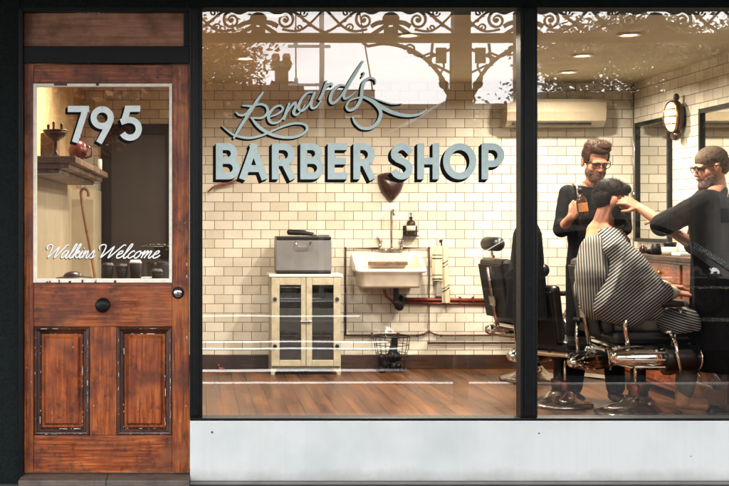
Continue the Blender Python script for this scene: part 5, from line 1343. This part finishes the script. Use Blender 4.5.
# lace frieze panels
def spiral(cx, cz, r0, turns, a0, d=1, n=34):
    return [(cx + r0 * (1 - .86 * k / n) * math.cos(a0 + d * turns * 2 * PI * k / n), cz + r0 * (1 - .86 * k / n) * math.sin(a0 + d * turns * 2 * PI * k / n)) for k in range(n + 1)]
H = ztop - zt_; W_ = .944; y0, y1 = -VY_ - .008, -VY_ + .008
def frieze_unit(mb, x0):
    c = x0 + W_ / 2; zc = zt_ + H * .52
    for s in (-1, 1):
        # big scroll
        cx = c + s * .19 * 1; pts = spiral(cx, zc, .066, 1.6, PI / 2 if s > 0 else PI / 2, -s)
        mb.bar2(pts, [.020 - .010 * k / len(pts) for k in range(len(pts))], y0, y1)
        mb.ell((cx, -VY_, zc), (.016, .010, .016), nu=10, nv=6)
        # sweep from the scroll to the corner
        mb.bar2(catmull([(cx, zc + .066), (cx + s * .07, zc + .055), (cx + s * .14, zc - .0), (cx + s * .22, zc - .06), (c + s * W_ / 2, zt_ + .01)], 6), .017, y0 - .001, y1 + .001)
        mb.bar2(catmull([(cx - s * .02, zc - .066), (cx + s * .08, zt_ + .02), (cx + s * .16, zt_ + .06), (cx + s * .25, zc + .05), (c + s * W_ / 2, ztop - .01)], 6), .015, y0 - .002, y1 + .002)
        mb.bar2(spiral(cx + s * .10, zt_ + .045, .030, 1.25, PI, s), .011, y0 + .001, y1 - .001)
        mb.bar2(spiral(cx + s * .13, ztop - .040, .030, 1.25, 0, -s), .011, y0 + .0015, y1 - .0015)
        # towards the medallion
        mb.bar2(catmull([(cx, zc + .066), (cx - s * .06, zc + .05), (c + s * .06, ztop - .01)], 6), .018, y0 - .003, y1 + .003)
        mb.bar2(catmull([(cx - s * .05, zc - .045), (c + s * .09, zc - .02), (c, zc - .01)], 6), .030, y0 - .0035, y1 + .0035)
        mb.bar2([(c + s * .02, zc - .03), (c + s * .13, zt_)], .028, y0 - .004, y1 + .004)
        for q in range(3): mb.ell((cx + s * (.10 + .04 * q), -VY_, zc + .03 - .035 * q), (.016, .006, .010), nu=8, nv=6)
    mb.ell((c, -VY_, zc + .01), (.062, .014, .048), nu=18, nv=8); mb.box((c - .05, y0 - .002, zt_), (c + .05, y1 + .002, zt_ + .05))
spans = []
x = R_(326, 0)[0] - W_
xs = [R_(326, 0)[0] - W_ * 3 + W_ * k for k in range(11)]
for x in xs:
    mb = MB(); frieze_unit(mb, x); mb.build('lace_frieze', 'iron_paint', ver)
# arched brackets
def bracket(x, s):
    mb = MB(); rx, rz = .50, .46
    arc_ = [(x + s * (.062 + rx * (1 - math.cos(a))), zb - .52 + (rz + .05) * math.sin(a)) for a in [k * PI / 2 / 20 for k in range(21)]]
    mb.bar2(arc_, .026, y0, y1); mb.bar2([(x + s * .562, zb - .012), (x + s * .66, zb - .03), (x + s * .70, zb - .004)], .02, y0, y1)
    mb.bar2([(x + s * .070, zb - .5), (x + s * .070, zb)], .016, y0 - .001, y1 + .001)
    mb.bar2(spiral(x + s * .115, zb - .30, .040, 1.5, PI / 2, -s), .013, y0 + .001, y1 - .001)
    mb.bar2(spiral(x + s * .36, zb - .055, .042, 1.5, PI, s), .013, y0 + .001, y1 - .001)
    mb.bar2(catmull([(x + s * .08, zb - .40), (x + s * .15, zb - .26), (x + s * .12, zb - .16), (x + s * .20, zb - .08), (x + s * .30, zb - .10), (x + s * .42, zb - .02)], 5), .014, y0 + .002, y1 - .002)
    mb.bar2([(x + s * .07, zb - .05), (x + s * .25, zb - .12)], .02, y0 - .002, y1 + .002); mb.bar2([(x + s * .20, zb - .01), (x + s * .22, zb - .17)], .016, y0 - .003, y1 + .003); mb.bar2([(x + s * .07, zb - .22), (x + s * .19, zb - .16)], .016, y0 - .0025, y1 + .0025)
    mb.bar2([(x + s * .14, zb - .15), (x + s * .14, zb - .04)], .075, y0, y1)
    mb.bar2(catmull([(x + s * .07, zb - .46), (x + s * .10, zb - .42), (x + s * .085, zb - .37)], 4), .012, y0 + .0012, y1 - .0012)
    return mb.build('arch_bracket', 'iron_paint', ver)
for x in PX:
    for s in (-1, 1): bracket(x, s)

# ------------------------------------------------------------------ street opposite
def house(name, lab, x0, x1, D, ztop, mt, roofm, chimney=None, wins=(), parapet=True):
    t = thing(name, lab, 'building', ((x0 + x1) / 2, -D, GZ))
    mb = MB(); mb.box((x0, -D - 6, GZ), (x1, -D, ztop - .25)); mb.build('wall', mt, t)
    mb = MB(); mb.box((x0 - .12, -D - 6.1, ztop - .2495), (x1 + .12, -D + .14, ztop)); mb.build('parapet' if parapet else 'roof', roofm, t)
    for (a, b, c, d) in wins:
        mb = MB(); mb.box((a, -D - .02, c), (b, -D + .012, d)); w = mb.build('window', 'dark_window', t)
        mb = MB(); mb.box((a - .08, -D, c - .08), (a, -D + .04, d + .08)); mb.box((b, -D, c - .08), (b + .08, -D + .04, d + .08)); mb.box((a, -D, d), (b, -D + .04, d + .08)); mb.box((a, -D, c - .1), (b, -D + .06, c)); mb.build('window_frame', 'roof_far', w)
    if chimney:
        cx, w_, z1 = chimney; mb = MB(); y = -D - .8
        mb.box((cx - w_ / 2, y - .25, ztop - .3), (cx + w_ / 2, y + .25, z1 - .16)); mb.box((cx - w_ / 2 - .06, y - .3, z1 - .1595), (cx + w_ / 2 + .06, y + .3, z1 - .05)); mb.box((cx - w_ / 2 - .10, y - .34, ztop - .05), (cx + w_ / 2 + .14, y + .34, ztop + .14)); ch_ = mb.build('chimney', mt, t)
        mb = MB()
        for q in (-.10, .10): mb.lathe([(.07, z1 - .05), (.08, z1 + .06), (.06, z1 + .12), (.002, z1 + .12)], (cx + q, y, 0), 12)
        mb.build('chimney_pot', 'copper_red', ch_)
    return t
D0 = 16.0
h = lambda px, py, D=D0: R_(px, py, D)
house('brick_house', 'brick house with chimney mirrored in the left of the window', -9, h(297, 0)[0], D0, h(0, 85)[1], 'brick_wall_far', 'brick_wall_far', (h(285, 0)[0], .22, h(0, 54)[1]), wins=((-3, -1.8, 1, 2.4), (.2, 1.3, 1, 2.4)))
house('grey_roofed_house', 'low pale house with grey roof beside the power pole, mirrored', h(298, 0)[0], h(376, 0)[0], D0 + 1, R_(0, 89.5, D0 + 1)[1], 'render_far', 'roof_far', wins=((2.4, 3.4, 1, 2.2),), parapet=False)
house('long_house', 'long low house mirrored behind the veranda post', h(377, 0)[0], h(560, 0)[0], D0 + 2, R_(0, 104, D0 + 2)[1], 'brick_wall_far', 'roof_far', wins=((5, 6.2, 1, 2.2), (8, 9.2, 1, 2.2)), parapet=False)
house('render_house', 'rendered house mirrored in the right window pane', h(562, 0)[0], 26, D0 + 1, R_(0, 92, D0 + 1)[1], 'render_far', 'roof_far', wins=((14, 15.5, 1, 2.4), (18, 19.5, 1, 2.4)), parapet=False)
for nm, lab, xa, xb, D, zz, hh in (('garden_shed', 'small gabled shed between the far houses, mirrored', 3.9, 4.9, 15.0, 2.95, .42), ('gabled_house', 'gabled house roof beyond the street, mirrored above SHOP', 5.2, 7.6, 20.5, 3.3, .5)):
    t = thing(nm, lab, 'building', ((xa + xb) / 2, -D, GZ))
    mb = MB(); mb.box((xa, -D - 3, GZ), (xb, -D, zz)); mb.build('wall', 'render_far', t)
    mb = MB(); mb.prism([(xa - .15, zz + .001), (xb + .15, zz + .001), ((xa + xb) / 2, zz + hh)], -D - 3.1, -D + .1); mb.build('roof', 'roof_far', t)
t = thing('power_pole', 'grey power pole with cross arms mirrored behind the script', 'pole', (R_(322, 0, 14.2)[0], -14.2, GZ))
x = R_(322, 0, 14.2)[0]; mb = MB(); mb.lathe([(.046, GZ), (.038, 9.0)], (x, -14.2, 0), 16); mb.build('pole', 'pole_grey', t)
for z in (R_(0, 46, 14.2)[1], R_(0, 84, 14.2)[1]):
    mb = MB(); mb.box((x - .55, -14.36, z), (x + .16, -14.29, z + .04)); mb.cap((x - .42, -14.32, z + .05), (x - .42, -14.32, z + .12), .04, .03); mb.build('cross_arm', 'pole_grey', t)
for k, (dx, dz, sl) in enumerate(((-.42, .1, 0), (.5, 4.5, 9))):
    mb = MB(); 
    if k == 0: mb.tube([(x - .42, -14.32, .5), (x - .42, -14.32, 6.5)], .012, 6)
    else: mb.tube([(x + .35, -14.2, 6.5), (x + .9, -14.0, 3.0)], .012, 6)
    tag(mb.build('stay_wire', 'wire_black'), 'thin upright wire left of the power pole' if k == 0 else 'thin slanting wire right of the power pole', 'wire')

# trees: trunk, limbs, leaf-sized faces in clumps
def tree(lab, x, y, crown, zc, rx, rz, mt, seed, clumps=60, leaves=70, lsize=.085, gap=0):
    rr = random.Random(seed); t = thing('street_tree', lab, 'tree', (x, y, GZ), group=None)
    mb = MB(); limb(mb, ((x, y, GZ), (x + .08, y, 1.4), (x - .05, y + .1, zc - rz * .3)), (.20, .15, .09))
    for k in range(9):
        a = k * 2.4; e = Vector((x + math.cos(a) * rx * .75, y + math.sin(a) * rx * .6, zc + rr.uniform(-.5, .7) * rz)); b0 = Vector((x, y, rr.uniform(1.6, zc - rz * .2)))
        mid = b0.lerp(e, .5) + Vector((0, 0, .2)); limb(mb, (b0, mid, e), (.07, .045, .015))
    mb.build('trunk', 'bark', t)
    mb = MB(); vs = []; fs = []
    for c in range(clumps):
        d = Vector((rr.gauss(0, 1), rr.gauss(0, 1), rr.gauss(0, 1))).normalized() * (rr.random() ** .45)
        cc = Vector((x + d.x * rx, y + d.y * rx * .8, zc + d.z * rz)); cr = rr.uniform(.25, .55)
        for l in range(leaves):
            p = cc + Vector((rr.gauss(0, .5), rr.gauss(0, .5), rr.gauss(0, .38))) * cr
            u = Vector((rr.gauss(0, 1), rr.gauss(0, 1), rr.gauss(0, .6))).normalized(); w = u.orthogonal().normalized(); L = lsize * rr.uniform(.6, 1.3); o = len(vs)
            w = (w * math.cos(1.3 * l) + u.cross(w) * math.sin(1.3 * l))
            vs += [p - u * L, p + w * L * .5, p + u * L, p - w * L * .5]; fs.append((o, o + 1, o + 2, o + 3))
    mb.add(vs, fs); mb.build('crown', mt, t, fix=False)
tree('autumn-leaved street tree mirrored in the upper left of the window', -.05, -11.2, 0, 3.50, 1.15, .46, 'leaf_autumn', 3, clumps=44, leaves=150, lsize=.042)
tree('green and gold tree mirrored around the black mullion', 7.0, -11.5, 0, 3.55, 2.1, .72, 'leaf_green', 5, clumps=85, leaves=260, lsize=.044)
tree('broad green tree mirrored across the right window pane', 10.6, -12.2, 0, 3.7, 2.7, .85, 'leaf_green', 6, clumps=120, leaves=260, lsize=.044)
tree('low golden tree mirrored in the door glass', -1.9, -11.8, 0, 3.1, 1.3, 1.2, 'leaf_autumn', 9, clumps=30, leaves=70)

tree('low bushy tree over the far roofs, mirrored right of the mullion', 8.6, -12.6, 0, 3.0, 1.9, .75, 'leaf_green', 14, clumps=70, leaves=160, lsize=.05)
tree('small rounded tree beyond the veranda post, mirrored below the arch', 5.1, -13.0, 0, 2.7, .8, .55, 'leaf_green', 15, clumps=34, leaves=150, lsize=.045)
# ------------------------------------------------------------------ parked dark car (its roof and pillars shine in the glass)
car = thing('parked_car', 'dark low parked car mirrored in the right half of the glass', 'car', (3.8, -5.3, GZ - .13))
cx0 = 1.70; g = GZ - .13
def car_prof(pts, y0, y1, name, mt, parent=car, bev=0):
    mb = MB(); mb.prism([(cx0 + x, g + z) for x, z in pts], y0, y1); return mb.build(name, mt, parent)
low = [(0, .36), (.02, .62), (.10, .84), (.55, .90), (1.2, .93), (2.9, .93), (3.7, .86), (4.25, .74), (4.38, .55), (4.40, .30), (4.1, .22)]
for wx in (3.55, .80): low += [(wx + .36 * math.cos(a), .30 + .36 * math.sin(a)) for a in [math.radians(k) for k in range(0, 181, 20)]]
low += [(.25, .22)]
body = car_prof(low, -6.15, -4.48, 'body', 'car_paint')
roofp = catmull([(.50, .915), (.95, 1.20), (1.35, 1.385), (1.9, 1.43), (2.35, 1.37), (2.72, 1.20), (3.12, .935)], 5)
inner = [(x, z - .045) for x, z in roofp]
for y0, y1, nm in ((-6.10, -6.04, 'roof_rail'), (-4.57, -4.51, 'roof_rail')):
    mb = MB(); mb.bar2([(cx0 + x, g + z) for x, z in roofp], .045, y0, y1); mb.build(nm, 'car_trim', car)
mb = MB(); n = len(roofp); mb.bar2([(cx0 + x, g + z + .004) for x, z in roofp[8:20]], .04, -6.035, -4.575); mb.build('roof', 'car_paint', car)
mb = MB(); mb.bar2([(cx0 + .08, g + .80), (cx0 + 1.2, g + .85), (cx0 + 2.9, g + .85), (cx0 + 3.9, g + .76)], .022, -4.479, -4.468); mb.bar2([(cx0 + .05, g + .58), (cx0 + 4.3, g + .56)], .03, -4.4785, -4.46); mb.build('side_trim', 'car_trim', car)
mb = MB(); mb.prism([(cx0 + x, g + z) for x, z in [(1.02, .94), (1.42, 1.32), (1.85, 1.37), (1.85, .94)]], -4.55, -4.545); mb.prism([(cx0 + x, g + z) for x, z in [(1.92, .94), (1.92, 1.37), (2.32, 1.31), (2.68, 1.15), (2.95, .945)]], -4.55, -4.545); mb.build('side_window', 'dark_window', car)
for wx in (3.55, .80):
    for y in (-4.62, -6.0):
        mb = MB(); mb.lathe([(.19, -.09), (.31, -.085), (.325, -.06), (.325, .06), (.31, .085), (.19, .09)], (cx0 + wx, y, g + .325), 32, M); w = mb.build('wheel', 'tyre', car)
        mb = MB(); mb.lathe([(.188, -.08), (.188, .085), (.12, .05), (.05, .07), (.002, .07)], (cx0 + wx, y, g + .325), 32, M); mb.build('rim', 'car_trim', w)
mb = MB(); c = Vector((cx0 + 2.78, -4.36, g + .98)); mb.ell(c, (.05, .08, .055)); mb.cap(c, c + Vector((.02, -.12, -.03)), .02, .02); mb.build('wing_mirror', 'car_trim', car)
mb = MB(); mb.ell((cx0 + 4.33, -4.62, g + .62), (.06, .10, .08)); mb.build('headlight', 'car_trim', car)
mb = MB(); mb.ell((cx0 + 4.33, -5.95, g + .62), (.06, .10, .08)); mb.build('headlight', 'car_trim', car)
mb = MB(); mb.cap((cx0 + 4.40, -6.1, g + .42), (cx0 + 4.40, -4.5, g + .42), .05, .05); mb.build('bumper', 'car_trim', car)
mb = MB(); mb.cap((cx0 + .0, -6.1, g + .45), (cx0 + .0, -4.5, g + .45), .05, .05); mb.build('bumper', 'car_trim', car)

# pale van across the road
van = thing('parked_van', 'pale grey van across the road, mirrored at the far right', 'van', (9.9, -12.2, g))
x0, z0 = R_(715, 235, 11.2); zt2 = R_(0, 178, 11.2)[1]
mb = MB(); mb.box((x0, -13.0, g + .35), (x0 + 4.6, -11.2, zt2), bev=.12); mb.build('body', 'van_paint', van)
mb = MB(); mb.box((x0 + .12, -11.21, 1.22), (x0 + 1.0, -11.19, 1.42)); mb.box((x0 + 3.2, -11.21, 1.1), (x0 + 4.2, -11.19, 1.6)); mb.build('window', 'dark_window', van)
for wx in (.8, 3.8):
    for y in (-11.35, -12.85):
        mb = MB(); mb.lathe([(.16, -.1), (.30, -.1), (.33, -.06), (.33, .06), (.30, .1), (.16, .1)], (x0 + wx, y, g + .33), 28, M); w = mb.build('wheel', 'tyre', van)
        mb = MB(); mb.lathe([(.158, -.09), (.158, .09), (.002, .06)], (x0 + wx, y, g + .33), 28, M); mb.build('rim', 'car_trim', w)

# ------------------------------------------------------------------ light
SUN_EL, SUN_AZ = 77, 12      # sun behind the shop: the facade is in open shade
L = bpy.data.lights.new('sun', 'SUN'); L.energy = 3.0; L.angle = math.radians(.5); L.color = (1, .93, .82)
so = bpy.data.objects.new('sun', L); COL.objects.link(so)
d = Vector((math.sin(math.radians(SUN_AZ)) * math.cos(math.radians(SUN_EL)), math.cos(math.radians(SUN_AZ)) * math.cos(math.radians(SUN_EL)), math.sin(math.radians(SUN_EL))))
so.rotation_euler = d.to_track_quat('Z', 'Y').to_euler(); so.location = d * 30
w = bpy.data.worlds.new('World'); scene.world = w; w.use_nodes = True; nt = w.node_tree
for n_ in list(nt.nodes): nt.nodes.remove(n_)
out = nt.nodes.new('ShaderNodeOutputWorld'); bg = nt.nodes.new('ShaderNodeBackground'); sky = nt.nodes.new('ShaderNodeTexSky')
sky.sky_type = 'NISHITA'; sky.sun_disc = False; sky.sun_elevation = math.radians(SUN_EL); sky.sun_rotation = math.radians(SUN_AZ)
tc = N(nt, 'ShaderNodeTexCoord'); mp = N(nt, 'ShaderNodeMapping'); mp.inputs['Scale'].default_value = (1, 1, 2.4); nt.links.new(tc.outputs['Generated'], mp.inputs[0])
cl = ramp(nt, noise(nt, mp.outputs[0], 2.1, 7, .55), [(.30, .55), (.50, 1.0)])
c = mixc(nt, cl, sky.outputs[0], (26.0, 26.3, 26.6))
nt.links.new(c, bg.inputs['Color']); bg.inputs['Strength'].default_value = .12
nt.links.new(bg.outputs[0], out.inputs[0])

# ------------------------------------------------------------------ camera
cd = bpy.data.cameras.new('camera'); cam = bpy.data.objects.new('camera', cd); COL.objects.link(cam)
cam.location = (0, -CAMD, CAMZ); cam.rotation_euler = (PI / 2, 0, 0); cd.sensor_width = 36; cd.sensor_fit = 'HORIZONTAL'
cd.lens = 36 * CAMD / (729 / S0); cd.shift_x = (364.5 - VX) / 729; cd.shift_y = -(243 - VY) / 729; cd.clip_start = .05; cd.clip_end = 1000
scene.camera = cam
scene.view_settings.view_transform = 'Standard'; scene.view_settings.look = 'None'; scene.view_settings.gamma = 1
scene.view_settings.exposure = .90
cy = scene.cycles; cy.use_denoising = True
try: cy.denoiser = 'OPENIMAGEDENOISE'
except Exception: pass
cy.max_bounces = 10; cy.transparent_max_bounces = 16; cy.glossy_bounces = 5; cy.diffuse_bounces = 4
cy.caustics_reflective = False; cy.caustics_refractive = False; cy.sample_clamp_indirect = 6
